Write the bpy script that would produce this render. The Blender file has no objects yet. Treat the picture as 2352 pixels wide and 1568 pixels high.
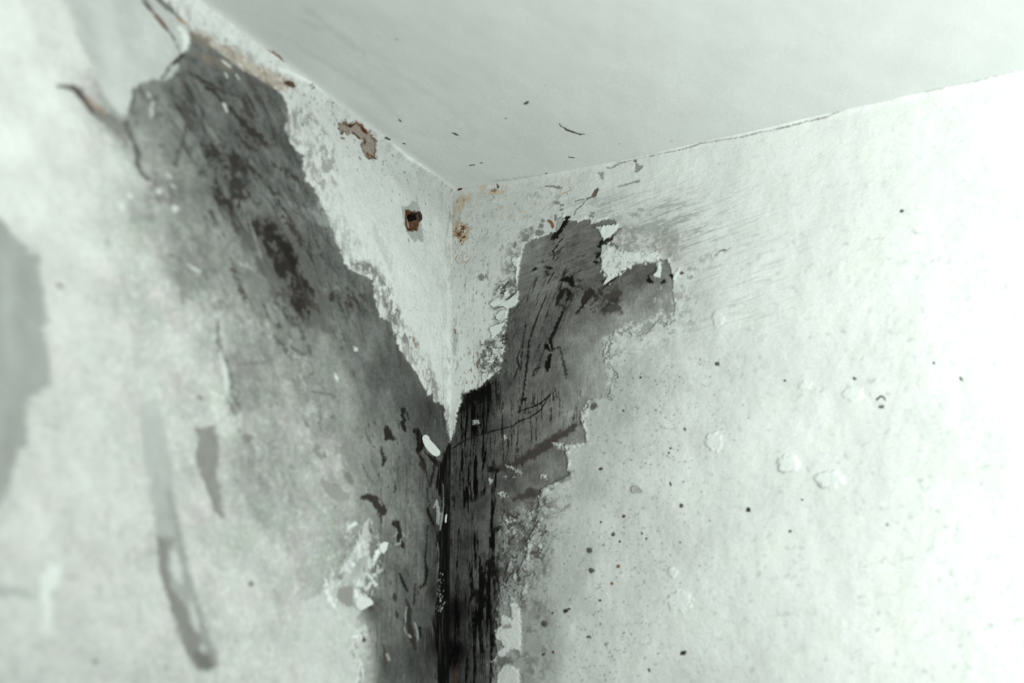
import bpy, bmesh, math, random
import numpy as np
from mathutils import Vector, Matrix
random.seed(7)
SC = bpy.context.scene
COL = SC.collection
f32 = np.float32

# ------------------------------------------------------------------ camera, light, exposure
W, H, LENS = 2352, 1568, 48.0
FPX = LENS / 36.0 * W
CORNER_PX = (1040.0, 441.0)              # where the two walls and the ceiling meet
EDGE_LEFT, EDGE_RIGHT, EDGE_DOWN = (-540.0, -402.0), (1312.0, -281.0), (-9.0, 1127.0)
PX_MM = 0.25                             # one pixel at the corner is a quarter millimetre
CORNER = Vector((0, 0, 2.5))


def solve_camera():
    """Rotation of the camera from the three room edges that meet in the corner."""
    c = np.array([CORNER_PX[0] - W / 2, -(CORNER_PX[1] - H / 2), -FPX])
    cn = c / np.linalg.norm(c)
    e = [np.array([d[0], -d[1], 0.0]) for d in (EDGE_DOWN, EDGE_LEFT, EDGE_RIGHT)]
    n = [np.cross(c, v) / np.linalg.norm(np.cross(c, v)) for v in e]

    def triad(th):
        m = np.cross(n[0], cn)
        if m @ e[0] < 0:
            m = -m
        d1 = math.cos(th) * m - math.sin(th) * cn
        d2 = np.cross(n[1], d1); d2 /= np.linalg.norm(d2)
        d3 = np.cross(n[2], d1); d3 /= np.linalg.norm(d3)
        if d2 @ e[1] < 0: d2 = -d2
        if d3 @ e[2] < 0: d3 = -d3
        return d1, d2, d3
    best = None
    ths = np.linspace(-1.5, 1.5, 6001)
    vals = []
    for t in ths:
        a, b, d = triad(t)
        vals.append(b @ d)
    for i in range(len(ths) - 1):
        if vals[i] * vals[i + 1] <= 0:
            lo, hi = ths[i], ths[i + 1]
            for _ in range(50):
                mid = (lo + hi) / 2
                a, b, d = triad(mid)
                if (b @ d) * vals[i] > 0: lo = mid
                else: hi = mid
            r = triad(lo)
            if abs(r[1] @ r[2]) < 1e-6 and min(v[2] for v in r) > 0:      # all three edges come towards the camera
                best = r
    d1, d2, d3 = best
    R = np.stack([d2, d3, -d1])          # rows: world X (left edge), Y (right edge), Z (up) in camera axes
    pos = -(R @ (cn * PX_MM * 1e-3 * np.linalg.norm(c)))
    return R, pos


ROT, POS = solve_camera()
CAMPOS = np.array(CORNER) + POS
cam_data = bpy.data.cameras.new('camera')
cam = bpy.data.objects.new('camera', cam_data)
COL.objects.link(cam)
M4 = Matrix.Identity(4)
for i in range(3):
    for j in range(3):
        M4[i][j] = ROT[i][j]
    M4[i][3] = CAMPOS[i]
cam.matrix_world = M4
cam_data.lens = LENS; cam_data.sensor_width = 36.0
cam_data.clip_start = 0.01; cam_data.clip_end = 50
cam_data.dof.use_dof = True
cam_data.dof.focus_distance = 0.775
cam_data.dof.aperture_fstop = 6.3
SC.camera = cam
SC.view_settings.view_transform = 'Standard'
SC.view_settings.look = 'None'
SC.view_settings.gamma = 1.0
SC.view_settings.exposure = -0.19

world = bpy.data.worlds.new('room_light')
SC.world = world
world.use_nodes = True
bg = world.node_tree.nodes['Background']
bg.inputs[0].default_value = (0.95, 1.0, 0.985, 1)
bg.inputs[1].default_value = 0.07


def area(name, loc, target, size, power, color):
    d = bpy.data.lights.new(name, 'AREA')
    d.shape = 'RECTANGLE'; d.size, d.size_y = size
    d.energy = power; d.color = color
    o = bpy.data.objects.new(name, d)
    o.location = loc
    o.rotation_euler = (Vector(target) - Vector(loc)).to_track_quat('-Z', 'Y').to_euler()
    COL.objects.link(o)
    return o


# unseen area light added at the right, placed and aimed to brighten that side, and daylight from a window well behind the camera
area('fitted_right_light', CORNER + Vector((0.429, 0.675, -0.392)), CORNER + Vector((0.214, 0.63, -0.067)), (0.12, 0.12), 8.0, (0.957, 1.0, 0.99))
area('window_daylight', CORNER + Vector((1.9, 0.38, -1.45)), CORNER, (0.6, 0.8), 1.8, (0.965, 1.0, 0.99))

# ------------------------------------------------------------------ noise
_rng = np.random.RandomState(11)
_P = _rng.permutation(256).astype(np.int32)
_P = np.concatenate([_P, _P])
_G = np.stack([np.cos(np.arange(256) * 2 * np.pi / 256 * 37), np.sin(np.arange(256) * 2 * np.pi / 256 * 37)], 1).astype(f32)


def perlin(x, y, seed=0):
    x = np.asarray(x, f32); y = np.asarray(y, f32)
    x, y = np.broadcast_arrays(x, y)
    xi = np.floor(x).astype(np.int32); yi = np.floor(y).astype(np.int32)
    fx = x - xi; fy = y - yi
    u = fx * fx * fx * (fx * (fx * 6 - 15) + 10); v = fy * fy * fy * (fy * (fy * 6 - 15) + 10)

    def g(ix, iy, dx, dy):
        h = _P[(_P[(ix + seed * 31) & 255] + iy + seed * 17) & 255]
        gr = _G[h]
        return gr[..., 0] * dx + gr[..., 1] * dy
    a = g(xi, yi, fx, fy); b = g(xi + 1, yi, fx - 1, fy)
    c = g(xi, yi + 1, fx, fy - 1); d = g(xi + 1, yi + 1, fx - 1, fy - 1)
    return ((a + u * (b - a)) + v * ((c + u * (d - c)) - (a + u * (b - a)))) * f32(1.5)


def fbm(x, y, octaves=4, seed=0, gain=0.5):
    x = np.asarray(x, f32); y = np.asarray(y, f32)
    s = 0; a = 1.0; t = 0
    for i in range(octaves):
        s = s + a * perlin(x, y, seed + i * 7)
        t += a; a *= gain
        x, y = (x * 0.8 + y * 0.6) * 2.03 + 5.3, (y * 0.8 - x * 0.6) * 2.03 + 1.7
    return s / f32(t ** 0.5 * 0.8)


def grit(x, y, seed=0):
    """Broken, clotted pattern over several scales at once, with warped edges; about -1..1."""
    x = np.asarray(x, f32); y = np.asarray(y, f32)
    x, y = np.broadcast_arrays(x, y)
    wx = perlin(x * 0.45, y * 0.45, seed + 101); wy = perlin(x * 0.45 + 9, y * 0.45, seed + 102)
    x = x + 0.8 * wx; y = y + 0.8 * wy
    return (0.75 * perlin(x * 0.22, y * 0.22, seed) + 0.65 * perlin(x * 0.5, y * 0.5, seed + 1) + 0.5 * perlin(x, y, seed + 2)
            + 0.38 * perlin(x * 2.1, y * 2.1, seed + 3) + 0.3 * perlin(x * 4.3, y * 4.3, seed + 4)) * f32(0.85)


def sstep(a, b, x):
    t = np.clip((x - a) / (b - a), 0, 1)
    return t * t * (3 - 2 * t)


def ink(v):
    """A neutral tone of this place, 0-255, as the display colour of the bare material."""
    if not np.isscalar(v):
        return v
    if v > 140:
        return (v * 0.975, v * 1.005, v * 0.982)
    if v < 70:
        return (v * 1.06, v * 0.98, v * 0.92)
    return (v * 1.0, v * 1.0, v * 0.965)


# ------------------------------------------------------------------ surfaces of the room
class Surf:
    """A plane of the room as a dense relief: albedo, height and part id at every vertex of a grid in wall millimetres."""

    def __init__(s, name, ea, eb, n, A, B, ka, kb):
        s.name = name
        s.ea, s.eb, s.n = (np.array(v, float) for v in (ea, eb, n))
        s.A, s.B = np.asarray(A, float), np.asarray(B, float)
        s.ka, s.kb = ka, kb
        s.U = (s.A * ka).astype(f32); s.V = (s.B * kb).astype(f32)
        s.shape = (len(A), len(B))
        s.col = np.zeros(s.shape + (3,), f32)
        s.h = np.zeros(s.shape, f32)
        s.lab = np.zeros(s.shape, np.int16)
        s.parts = {}

    def ray(s, px, py):
        d = ROT @ np.array([px - W / 2, -(py - H / 2), -FPX])
        t = -(POS @ s.n) / (d @ s.n)
        return POS + d * t                        # metres, relative to the corner

    def ab(s, px, py):
        p = s.ray(px, py)
        return p @ s.ea * 1000, p @ s.eb * 1000

    def T(s, pts):
        out = []
        for p in pts:
            a, b = s.ab(p[0], p[1])
            out.append((a * s.ka, b * s.kb) + tuple(p[2:]))
        return np.array(out, float)

    def win(s, lo, hi):
        i0, i1 = np.searchsorted(s.U, lo[0]), np.searchsorted(s.U, hi[0])
        j0, j1 = np.searchsorted(s.V, lo[1]), np.searchsorted(s.V, hi[1])
        sl = (slice(i0, i1), slice(j0, j1))
        return sl, s.U[i0:i1][:, None], s.V[j0:j1][None, :]

    def full(s):
        return (slice(0, s.shape[0]), slice(0, s.shape[1])), s.U[:, None], s.V[None, :]

    def poly(s, pts, pad=30):
        """Signed distance (positive inside) to a traced outline, on the window of the grid around it."""
        P = s.T(pts)[:, :2]
        sl, U, V = s.win(P.min(0) - pad, P.max(0) + pad)
        d2 = np.full(np.broadcast(U, V).shape, 1e12, f32); ins = np.zeros(d2.shape, bool)
        for (x0, y0), (x1, y1) in zip(P, np.roll(P, -1, 0)):
            ex, ey = x1 - x0, y1 - y0
            L = ex * ex + ey * ey + 1e-9
            t = np.clip(((U - x0) * ex + (V - y0) * ey) / L, 0, 1)
            d2 = np.minimum(d2, (U - x0 - t * ex) ** 2 + (V - y0 - t * ey) ** 2)
            if y0 != y1:
                cr = (y0 > V) != (y1 > V)
                ins ^= cr & (U < (x1 - x0) * (V - y0) / (y1 - y0) + x0)
        sd = np.sqrt(d2); sd[~ins] *= -1
        return sl, U, V, sd

    def line(s, pts, pad=20):
        """Signed distance to a traced line whose width is given at each point."""
        P = s.T(pts)
        w = P[:, 2]
        m = pad + w.max()
        sl, U, V = s.win(P[:, :2].min(0) - m, P[:, :2].max(0) + m)
        sd = np.full(np.broadcast(U, V).shape, -1e6, f32)
        for (x0, y0, w0), (x1, y1, w1) in zip(P[:-1], P[1:]):
            ex, ey = x1 - x0, y1 - y0
            L = ex * ex + ey * ey + 1e-9
            t = np.clip(((U - x0) * ex + (V - y0) * ey) / L, 0, 1)
            d = np.sqrt((U - x0 - t * ex) ** 2 + (V - y0 - t * ey) ** 2)
            sd = np.maximum(sd, (w0 + (w1 - w0) * t) / 2 - d)
        return sl, U, V, sd

    def mask(s, field, feather=1.5, rough=0.0, scale=10.0, seed=0, grain=(1, 1), octaves=4):
        sl, U, V, sd = field
        if rough:
            sd = sd + rough * fbm(U / (scale * grain[0]), V / (scale * grain[1]), octaves, seed)
        return sl, U, V, sstep(-feather, feather, sd)

    def blend(s, m, tone, k=1.0):
        sl, U, V, a = m
        a = (a * k)[..., None]
        if isinstance(tone, np.ndarray) and tone.ndim == 2:
            w = sstep(120, 160, tone)[..., None]
            c = tone[..., None] * (np.array([1.0, 1.0, 0.968], f32) * (1 - w) + np.array([0.978, 1.003, 0.983], f32) * w)
        else:
            c = np.array(ink(tone), f32)
        s.col[sl] += (c - s.col[sl]) * a

    def dark(s, pts, tone, closed=False, feather=1.5, rough=2.0, scale=9.0, k=1.0, depth=0.0, seed=0, grain=(1, 1)):
        m = s.mask(s.poly(pts) if closed else s.line(pts), feather, rough, scale, seed, grain)
        s.blend(m, tone, k)
        if depth:
            s.h[m[0]] -= depth * m[3]
        return m

    def part(s, m, pid, thr=0.5):
        sl, U, V, a = m
        s.lab[sl][a > thr] = pid

    def tones(s, pts, sigma):
        P = s.T(pts)
        sl, U, V = s.full()
        num = 0; den = 1e-9
        for x, y, v in P:
            w = 1.0 / ((U - x) ** 2 + (V - y) ** 2 + sigma * sigma) ** 1.6
            num = num + w * v; den = den + w
        return (num / den).astype(f32)

    def point(s, px, py, lift=0.0):
        return Vector(s.ray(px, py) + s.n * lift) + CORNER

    def normals(s):
        h = s.h / 1000.0
        ga = np.gradient(h, s.A / 1000.0, axis=0); gb = np.gradient(h, s.B / 1000.0, axis=1)
        N = s.n[None, None] - ga[..., None] * s.ea - gb[..., None] * s.eb
        return N / np.linalg.norm(N, axis=-1, keepdims=True)

    def build(s, mat, names):
        """One mesh for the surface and one child mesh for every part id."""
        na, nb = s.shape
        co = (s.A[:, None, None] * s.ea + s.B[None, :, None] * s.eb + s.h[..., None] * s.n) / 1000.0 + np.array(CORNER)
        N = s.normals()
        lin = np.clip(s.col, 0, 255) / 255.0
        lin = np.where(lin <= 0.04045, lin / 12.92, ((lin + 0.055) / 1.055) ** 2.4)
        alb = np.clip(lin * (0.78 / 0.604), 0.0015, 0.93)
        idx = np.arange(na * nb, dtype=np.int32).reshape(na, nb)
        q = np.stack([idx[:-1, :-1], idx[1:, :-1], idx[1:, 1:], idx[:-1, 1:]], -1).reshape(-1, 4)
        if np.cross(s.ea, s.eb) @ s.n < 0:
            q = q[:, ::-1]
        ql = s.lab[:-1, :-1].reshape(-1)
        root = None
        for pid in sorted(set([0]) | set(int(v) for v in np.unique(ql))):
            qq = q[ql == pid]
            used, inv = np.unique(qq, return_inverse=True)
            qq = inv.reshape(-1, 4).astype(np.int32)
            v = co.reshape(-1, 3)[used].astype(f32)
            nv = N.reshape(-1, 3)[used].astype(f32)
            av = alb.reshape(-1, 3)[used]
            nf = len(qq)
            if pid == 0:
                # the body of the wall behind its face
                a0, a1, b0, b1 = s.A[0], s.A[-1], s.B[0], s.B[-1]
                box = [(a, b, c) for c in (-8.0, -80.0) for a, b in ((a0, b0), (a1, b0), (a1, b1), (a0, b1))]
                bv = np.array([(a * s.ea + b * s.eb + c * s.n) / 1000 + np.array(CORNER) for a, b, c in box], f32)
                k = len(v)
                bq = np.array([(0, 1, 2, 3), (7, 6, 5, 4), (0, 4, 5, 1), (1, 5, 6, 2), (2, 6, 7, 3), (3, 7, 4, 0)], np.int32) + k
                v = np.vstack([v, bv]); nv = np.vstack([nv, np.tile(s.n, (8, 1)).astype(f32)])
                av = np.vstack([av, np.full((8, 3), 0.6)])
                qq = np.vstack([qq, bq]); nf = len(qq)
            name = names[pid][0]
            me = bpy.data.meshes.new(name)
            me.vertices.add(len(v)); me.vertices.foreach_set('co', v.ravel())
            me.loops.add(nf * 4); me.loops.foreach_set('vertex_index', qq.ravel())
            me.polygons.add(nf)
            me.polygons.foreach_set('loop_start', np.arange(0, nf * 4, 4, dtype=np.int32))
            me.update(calc_edges=True)
            me.shade_smooth()
            at = me.attributes.new('surface_tone', 'FLOAT_COLOR', 'POINT')
            at.data.foreach_set('color', np.hstack([av, np.ones((len(av), 1))]).astype(f32).ravel())
            me.normals_split_custom_set_from_vertices(nv)
            me.materials.append(mat)
            o = bpy.data.objects.new(name, me)
            COL.objects.link(o)
            if len(names[pid]) > 1 and names[pid][1]:
                o['label'] = names[pid][1]
            if pid == 0:
                o['kind'] = 'structure'; o['category'] = names[pid][2]
                root = o
            else:
                o.parent = root
        return root


def steps(stops):
    """Grid lines: list of (position, spacing) with spacing blended in between."""
    out = [stops[0][0]]
    while out[-1] < stops[-1][0]:
        x = out[-1]
        sp = np.interp(x, [p[0] for p in stops], [p[1] for p in stops])
        out.append(x + sp)
    return np.array(out)


def node_material(name, rough, bump=0.12, grain=1800.0):
    m = bpy.data.materials.new(name); m.use_nodes = True
    nt = m.node_tree; N = nt.nodes; L = nt.links
    b = N['Principled BSDF']
    b.inputs['Roughness'].default_value = rough
    b.inputs['Specular IOR Level'].default_value = 0.06
    at = N.new('ShaderNodeAttribute'); at.attribute_name = 'surface_tone'
    tc = N.new('ShaderNodeTexCoord')
    n1 = N.new('ShaderNodeTexNoise'); n1.inputs['Scale'].default_value = grain; n1.inputs['Detail'].default_value = 4
    L.new(tc.outputs['Object'], n1.inputs['Vector'])
    r = N.new('ShaderNodeMapRange'); r.inputs['From Min'].default_value = 0.3; r.inputs['From Max'].default_value = 0.7
    r.inputs['To Min'].default_value = 0.9; r.inputs['To Max'].default_value = 1.08
    L.new(n1.outputs[0], r.inputs['Value'])
    mx = N.new('ShaderNodeVectorMath'); mx.operation = 'SCALE'
    L.new(at.outputs['Color'], mx.inputs[0]); L.new(r.outputs[0], mx.inputs['Scale'])
    L.new(mx.outputs[0], b.inputs['Base Color'])
    n2 = N.new('ShaderNodeTexNoise'); n2.inputs['Scale'].default_value = grain * 0.55; n2.inputs['Detail'].default_value = 6
    L.new(tc.outputs['Object'], n2.inputs['Vector'])
    bp = N.new('ShaderNodeBump'); bp.inputs['Strength'].default_value = bump; bp.inputs['Distance'].default_value = 0.0006
    L.new(n2.outputs[0], bp.inputs['Height']); L.new(bp.outputs[0], b.inputs['Normal'])
    return m


def plain_material(name, rgb, rough=0.8, var=0.3, scale=900.0, metallic=0.0, bump=0.4):
    m = bpy.data.materials.new(name); m.use_nodes = True
    nt = m.node_tree; N = nt.nodes; L = nt.links
    b = N['Principled BSDF']
    b.inputs['Roughness'].default_value = rough; b.inputs['Metallic'].default_value = metallic
    b.inputs['Specular IOR Level'].default_value = 0.3
    tc = N.new('ShaderNodeTexCoord')
    n1 = N.new('ShaderNodeTexNoise'); n1.inputs['Scale'].default_value = scale; n1.inputs['Detail'].default_value = 5
    L.new(tc.outputs['Object'], n1.inputs['Vector'])
    cr = N.new('ShaderNodeValToRGB')
    cr.color_ramp.elements[0].position = 0.3; cr.color_ramp.elements[1].position = 0.7
    cr.color_ramp.elements[0].color = tuple(c * (1 - var) for c in rgb) + (1,)
    cr.color_ramp.elements[1].color = tuple(min(1, c * (1 + var)) for c in rgb) + (1,)
    L.new(n1.outputs[0], cr.inputs[0]); L.new(cr.outputs[0], b.inputs['Base Color'])
    bp = N.new('ShaderNodeBump'); bp.inputs['Strength'].default_value = bump; bp.inputs['Distance'].default_value = 0.0005
    L.new(n1.outputs[0], bp.inputs['Height']); L.new(bp.outputs[0], b.inputs['Normal'])
    return m


# ------------------------------------------------------------------ the left wall
def seg(*p):
    return list(p)


FAR = [(420, 12), (1500, 60)]
WL = Surf('wall_left', (1, 0, 0), (0, 0, -1), (0, 1, 0),
          steps([(-2.5, 0.5), (60, 0.55), (180, 0.7), (250, 0.9), (345, 1.0), (440, 2.0), (480, 8), (600, 30), (1600, 60)]),
          steps([(-2.5, 0.4), (292, 0.42), (300, 0.8), (380, 1.0), (400, 3), (440, 12), (600, 40), (1500, 80), (2500, 80)]), 2.6, 4.1)
sl, U, V = WL.full()
L0 = WL.tones([  # upper left tones raised: missing light put into the colour
    (20, 60, 226), (130, 60, 215), (100, 200, 222), (30, 330, 226), (150, 330, 214), (60, 460, 218), (160, 470, 210), (260, 470, 192), (250, 380, 204),
    (330, 500, 160), (300, 600, 186), (200, 600, 206), (130, 700, 208), (400, 520, 140), (440, 620, 134), (520, 620, 130), (380, 680, 182),
    (330, 330, 150), (380, 330, 116), (430, 380, 126), (350, 260, 122), (420, 230, 104), (470, 280, 98), (540, 330, 88), (600, 330, 88), (640, 300, 86), (560, 220, 92),
    (600, 420, 86), (680, 450, 92), (700, 560, 96), (760, 600, 92), (500, 430, 100), (560, 480, 104), (540, 560, 132), (600, 640, 124), (680, 660, 104),
    (780, 680, 98), (830, 720, 96), (760, 760, 128), (680, 760, 122), (600, 800, 142), (560, 880, 136), (620, 900, 148), (700, 900, 148), (760, 860, 136), (820, 800, 104),
    (880, 850, 84), (940, 900, 80), (990, 960, 66), (860, 930, 106), (790, 960, 134), (700, 1000, 160), (620, 1000, 150), (590, 1100, 148), (680, 1100, 164), (760, 1060, 166),
    (820, 1050, 134), (880, 1060, 118), (940, 1080, 100), (990, 1100, 74), (1010, 1200, 56), (950, 1180, 112), (900, 1150, 112), (840, 1150, 140), (780, 1150, 164), (620, 1180, 156),
    (700, 1220, 170), (560, 1230, 178), (640, 1300, 186), (720, 1310, 166), (790, 1320, 158), (580, 1390, 196), (520, 1330, 192), (680, 1420, 186), (760, 1420, 196), (800, 1470, 200),
    (620, 1500, 196), (720, 1540, 204), (800, 1550, 196), (470, 1180, 188), (440, 1050, 188), (480, 880, 184), (500, 960, 186), (400, 800, 196), (430, 720, 182), (340, 900, 194), (330, 1000, 194),
    (250, 800, 200), (180, 900, 202), (150, 1050, 204), (250, 1100, 200), (100, 1250, 204), (200, 1300, 200), (300, 1300, 198), (100, 1450, 198), (220, 1520, 194), (320, 1450, 196), (440, 1300, 192), (430, 1440, 190),
    (960, 1300, 104), (920, 1250, 104), (880, 1300, 106), (870, 1400, 98), (930, 1420, 92), (980, 1400, 82), (900, 1520, 84), (960, 1520, 66), (1000, 1480, 40), (1010, 1360, 44), (1005, 1280, 62)], 16)
# mottling: cloudy stains, brushy streaks falling to the corner, fine grain
n1 = fbm(U / 60, V / 80, 5, 3); n2 = fbm((U * 0.8 + V * 0.35) / 16, (V * 0.9 - U * 0.45) / 48, 4, 9); n3 = fbm(U / 7, V / 8, 3, 21); n4 = fbm(U / 3.0, V / 3.2, 2, 5)
amp = np.interp(L0, [60, 110, 160, 200, 230], [10, 16, 16, 9.5, 5]).astype(f32)
n5 = grit(U / 9, V / 14, 25)
L1 = L0 + amp * (0.7 * n1 + 0.6 * n2 + 0.55 * n3 + 0.4 * n4 + 0.8 * n5)
zm = WL.mask(WL.poly([(430, 130), (640, 220), (720, 460), (800, 640), (850, 700), (700, 780), (560, 700), (470, 500), (400, 330)]), 40, 10, 30, 26)
dz = np.zeros(WL.shape, f32); dz[zm[0]] = zm[3]
L1 = L1 - 30 * dz * sstep(0.2, 0.75, grit((U * 0.85 + V * 0.3) / 7, (V * 0.9 - U * 0.5) / 16, 27))
L1 = L1 + 24 * dz * sstep(0.45, 0.95, grit((U * 0.85 + V * 0.3) / 8, (V * 0.9 - U * 0.5) / 14, 28))
L1 = L1 - 26 * sstep(0.55, 0.95, grit(U / 6, V / 9, 29)) * np.interp(L0, [80, 110, 165, 185], [0, 1, 1, 0])
# blotchy paint remnants where the coat has gone thin
thin = sstep(0.15, 0.75, fbm(U / 13, V / 14, 4, 40) + 0.5 * n3) * np.interp(L0, [120, 150, 185, 205], [0, 1, 1, 0])
L1 = L1 + 14 * thin
L1 = L1 - 12 * sstep(0.3, 0.8, fbm(U / 11, V / 19, 4, 77)) * np.interp(L0, [150, 185, 205, 222], [0, 1, 1, 0.3])
L1 = L1 * np.interp(L0, [120, 160, 205, 230], [0.965, 0.95, 0.952, 0.95]).astype(f32)
WL.col[:] = np.stack([L1 * 0.985, L1 * 1.0, L1 * 0.975], -1)
gr = sstep(-0.2, 0.5, fbm(U / 45, V / 45, 3, 66))[..., None] * np.interp(L0, [90, 130, 175, 205], [0, 1, 1, 0])[..., None]
WL.col *= 1 - gr * np.array([0.012, -0.004, 0.016], f32)           # greenish algae bloom
pk = sstep(0.1, 0.6, fbm(U / 55, V / 55, 3, 96))[..., None] * np.interp(L0, [110, 150, 190, 210], [0, 1, 1, 0])[..., None]
WL.col *= 1 + pk * np.array([0.014, -0.006, 0.004], f32)
WL.h += 0.55 * n1 + 0.12 * n2 + 0.1 * n3 + np.interp(L0, [60, 120, 190, 220], [-0.5, -0.35, 0.1, 0.3])

# the dark bare patch, then the white coat that is left along the corner and the ceiling
COAT_EDGE = [(330, -40), (400, 20), (425, 62), (450, 78), (470, 92), (492, 108), (520, 128), (545, 150), (575, 166), (600, 182), (618, 190), (640, 207), (655, 230), (664, 258), (656, 290), (664, 318), (684, 345),
             (697, 356), (699, 382), (702, 415), (722, 434), (730, 452), (745, 483), (757, 508), (768, 528), (768, 549), (780, 569), (791, 605), (806, 618), (834, 634), (856, 640), (862, 668), (866, 700), (872, 727),
             (898, 738), (906, 757), (918, 798), (941, 834), (959, 857), (972, 888), (981, 905), (992, 904), (996, 921), (1010, 926), (1021, 930), (1024, 962), (1030, 995), (1036, 1016)]
coat = WL.poly(COAT_EDGE + [(1041, 1016), (1050, 700), (1040, 441), (700, 150), (480, -20), (330, -160)], 60)
m = WL.mask(coat, 1.3, 5.0, 9, 31, (0.9, 1.4))
low = WL.tones([(450, 20, 196), (520, 70, 196), (600, 140, 190), (680, 200, 186), (700, 250, 186), (780, 270, 178), (750, 400, 192), (820, 560, 197), (900, 620, 198), (980, 800, 198), (1030, 950, 200), (900, 450, 188), (930, 400, 172), (880, 360, 176), (1000, 430, 170), (1000, 550, 188), (850, 380, 184), (1030, 600, 188)], 22)  # darker towards ceiling and corner: shade there put into the coat colour
c = low[m[0]] + 5 * fbm(m[1] / 14, m[2] / 30, 4, 50) + 4 * fbm(m[1] / 4, m[2] / 5, 2, 51)
WL.blend(m, c)
WL.h[m[0]] += 0.45 * m[3]
# grey scuffing on the coat, vertical brush ridges at its edge, tiny pits
band = np.exp(-np.maximum(coat[3], 0) / 26) * m[3]
br = sstep(0.15, 0.6, grit(m[1] / 4.0, m[2] / 22, 60) + 0.15)
WL.blend((m[0], m[1], m[2], band * br), 118, 0.75)
wide = np.exp(-np.maximum(coat[3], 0) / 90) * m[3]
WL.blend((m[0], m[1], m[2], wide * sstep(0.3, 0.8, grit(m[1] / 7, m[2] / 10, 64))), 140, 0.55)
WL.blend((m[0], m[1], m[2], m[3] * sstep(0.72, 0.9, fbm(m[1] / 5, m[2] / 6, 3, 67))), 120, 0.6)
# second, ragged scuff zones
for pts, tone, k, sd in (([(640, 250), (700, 240), (760, 320), (780, 420), (730, 440), (690, 360), (655, 300)], 128, 0.75, 70),
                         ([(790, 600), (850, 600), (890, 650), (925, 720), (935, 760), (905, 742), (870, 700), (858, 640), (800, 612)], 112, 0.95, 71),
                         ([(880, 720), (930, 740), (962, 790), (955, 812), (930, 790), (905, 760)], 105, 0.8, 72),
                         ([(930, 800), (985, 830), (1012, 900), (1005, 915), (960, 850)], 120, 0.8, 73),
                         ([(470, 70), (560, 110), (640, 180), (600, 182), (520, 128)], 132, 0.8, 74),
                         ([(700, 470), (760, 450), (830, 560), (800, 590)], 150, 0.6, 75)):
    f = WL.poly(pts)
    mm = WL.mask(f, 9, 6, 10, sd)
    t = sstep(-0.05, 0.45, grit(mm[1] / 4.5, mm[2] / 9, sd + 5) + 0.12)
    WL.blend((mm[0], mm[1], mm[2], mm[3] * t), tone, k)
# a thin skin of newer paint that stopped in a ragged line: grey primer shows below it
for pts in ([(855, 505), (866, 520), (870, 540), (880, 552), (890, 575), (893, 600), (902, 585), (900, 620), (893, 626), (886, 606), (880, 590), (866, 560), (857, 545)],
            [(1058 - 30, 945), (1030, 925), (1028, 935)]):
    mm = WL.dark(pts, 170, True, 1.2, 5, 5, 0.6)
f = WL.line([(720, 205, 3), (760, 250, 3), (800, 280, 3), (812, 272, 2)])
WL.dark([(862, 366, 2), (856, 385, 2), (866, 400, 2), (905, 392, 16), (930, 385, 10)], 176, False, 3, 3, 9, 0.7)
WL.dark([(868, 352, 8), (905, 372, 20), (950, 396, 18)], 178, False, 6, 3, 12, 0.7)

# the bare patch as its own part: everything left of the coat that is dark enough
BARE = [(424, 122), (408, 140), (395, 160), (378, 183), (322, 200), (306, 235), (300, 275), (312, 335), (326, 395), (350, 420), (400, 470), (395, 520), (410, 600), (470, 680), (490, 770), (515, 820), (532, 870), (528, 930),
        (548, 1000), (590, 1060), (640, 1120), (720, 1160), (800, 1180), (842, 1210), (848, 1260), (846, 1310), (812, 1370), (818, 1450), (824, 1500), (826, 1900), (1031, 1900), (1036, 1016)] + COAT_EDGE[::-1][1:-3]
f = WL.poly(BARE, 40)
bare_m = WL.mask(f, 1.2, 7, 16, 35)
notcoat = 1 - np.clip(WL.mask(coat, 1.3, 5.0, 9, 31, (0.9, 1.4))[3], 0, 1)
lab = np.zeros(WL.shape, f32); lab[bare_m[0]] = bare_m[3]
lab2 = np.zeros(WL.shape, f32); lab2[m[0]] = m[3]
WL.lab[(lab > 0.5) & (lab2 < 0.5)] = 1

# crisp left boundary of the dark strip below, with white crumbs of coat
f = WL.poly([(852, 1180), (850, 1255), (858, 1300), (830, 1345), (826, 1400), (816, 1450), (824, 1500), (822, 1900), (700, 1900), (690, 1400), (770, 1330), (820, 1250)], 30)
mm = WL.mask(f, 2.0, 9, 14, 44, (1, 1.4))
c = 186 + 10 * fbm(mm[1] / 10, mm[2] / 16, 4, 45)
edge = np.exp(-np.abs(f[3]) / 40)
WL.blend((mm[0], mm[1], mm[2], mm[3] * np.maximum(edge, 0.25)), c, 0.9)
for pts in ([(858, 1300, 4), (868, 1268, 12), (876, 1250, 10)], [(812, 1352, 5), (826, 1385, 18), (836, 1370, 16), (848, 1378, 7)], [(845, 1318, 6), (858, 1336, 9), (866, 1344, 6)], [(866, 1272, 3), (872, 1262, 14), (878, 1256, 8)],
            [(748, 1330, 4), (752, 1360, 9), (766, 1392, 7)], [(816, 1462, 8), (826, 1466, 10)], [(800, 1210, 3), (816, 1202, 9)], [(805, 1290, 4), (812, 1296, 10)]):
    WL.dark(pts, 214, False, 2.0, 4, 6, 0.95)
    mm = WL.mask(WL.line(pts), 2.5); WL.h[mm[0]] += 0.6 * mm[3]
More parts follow.
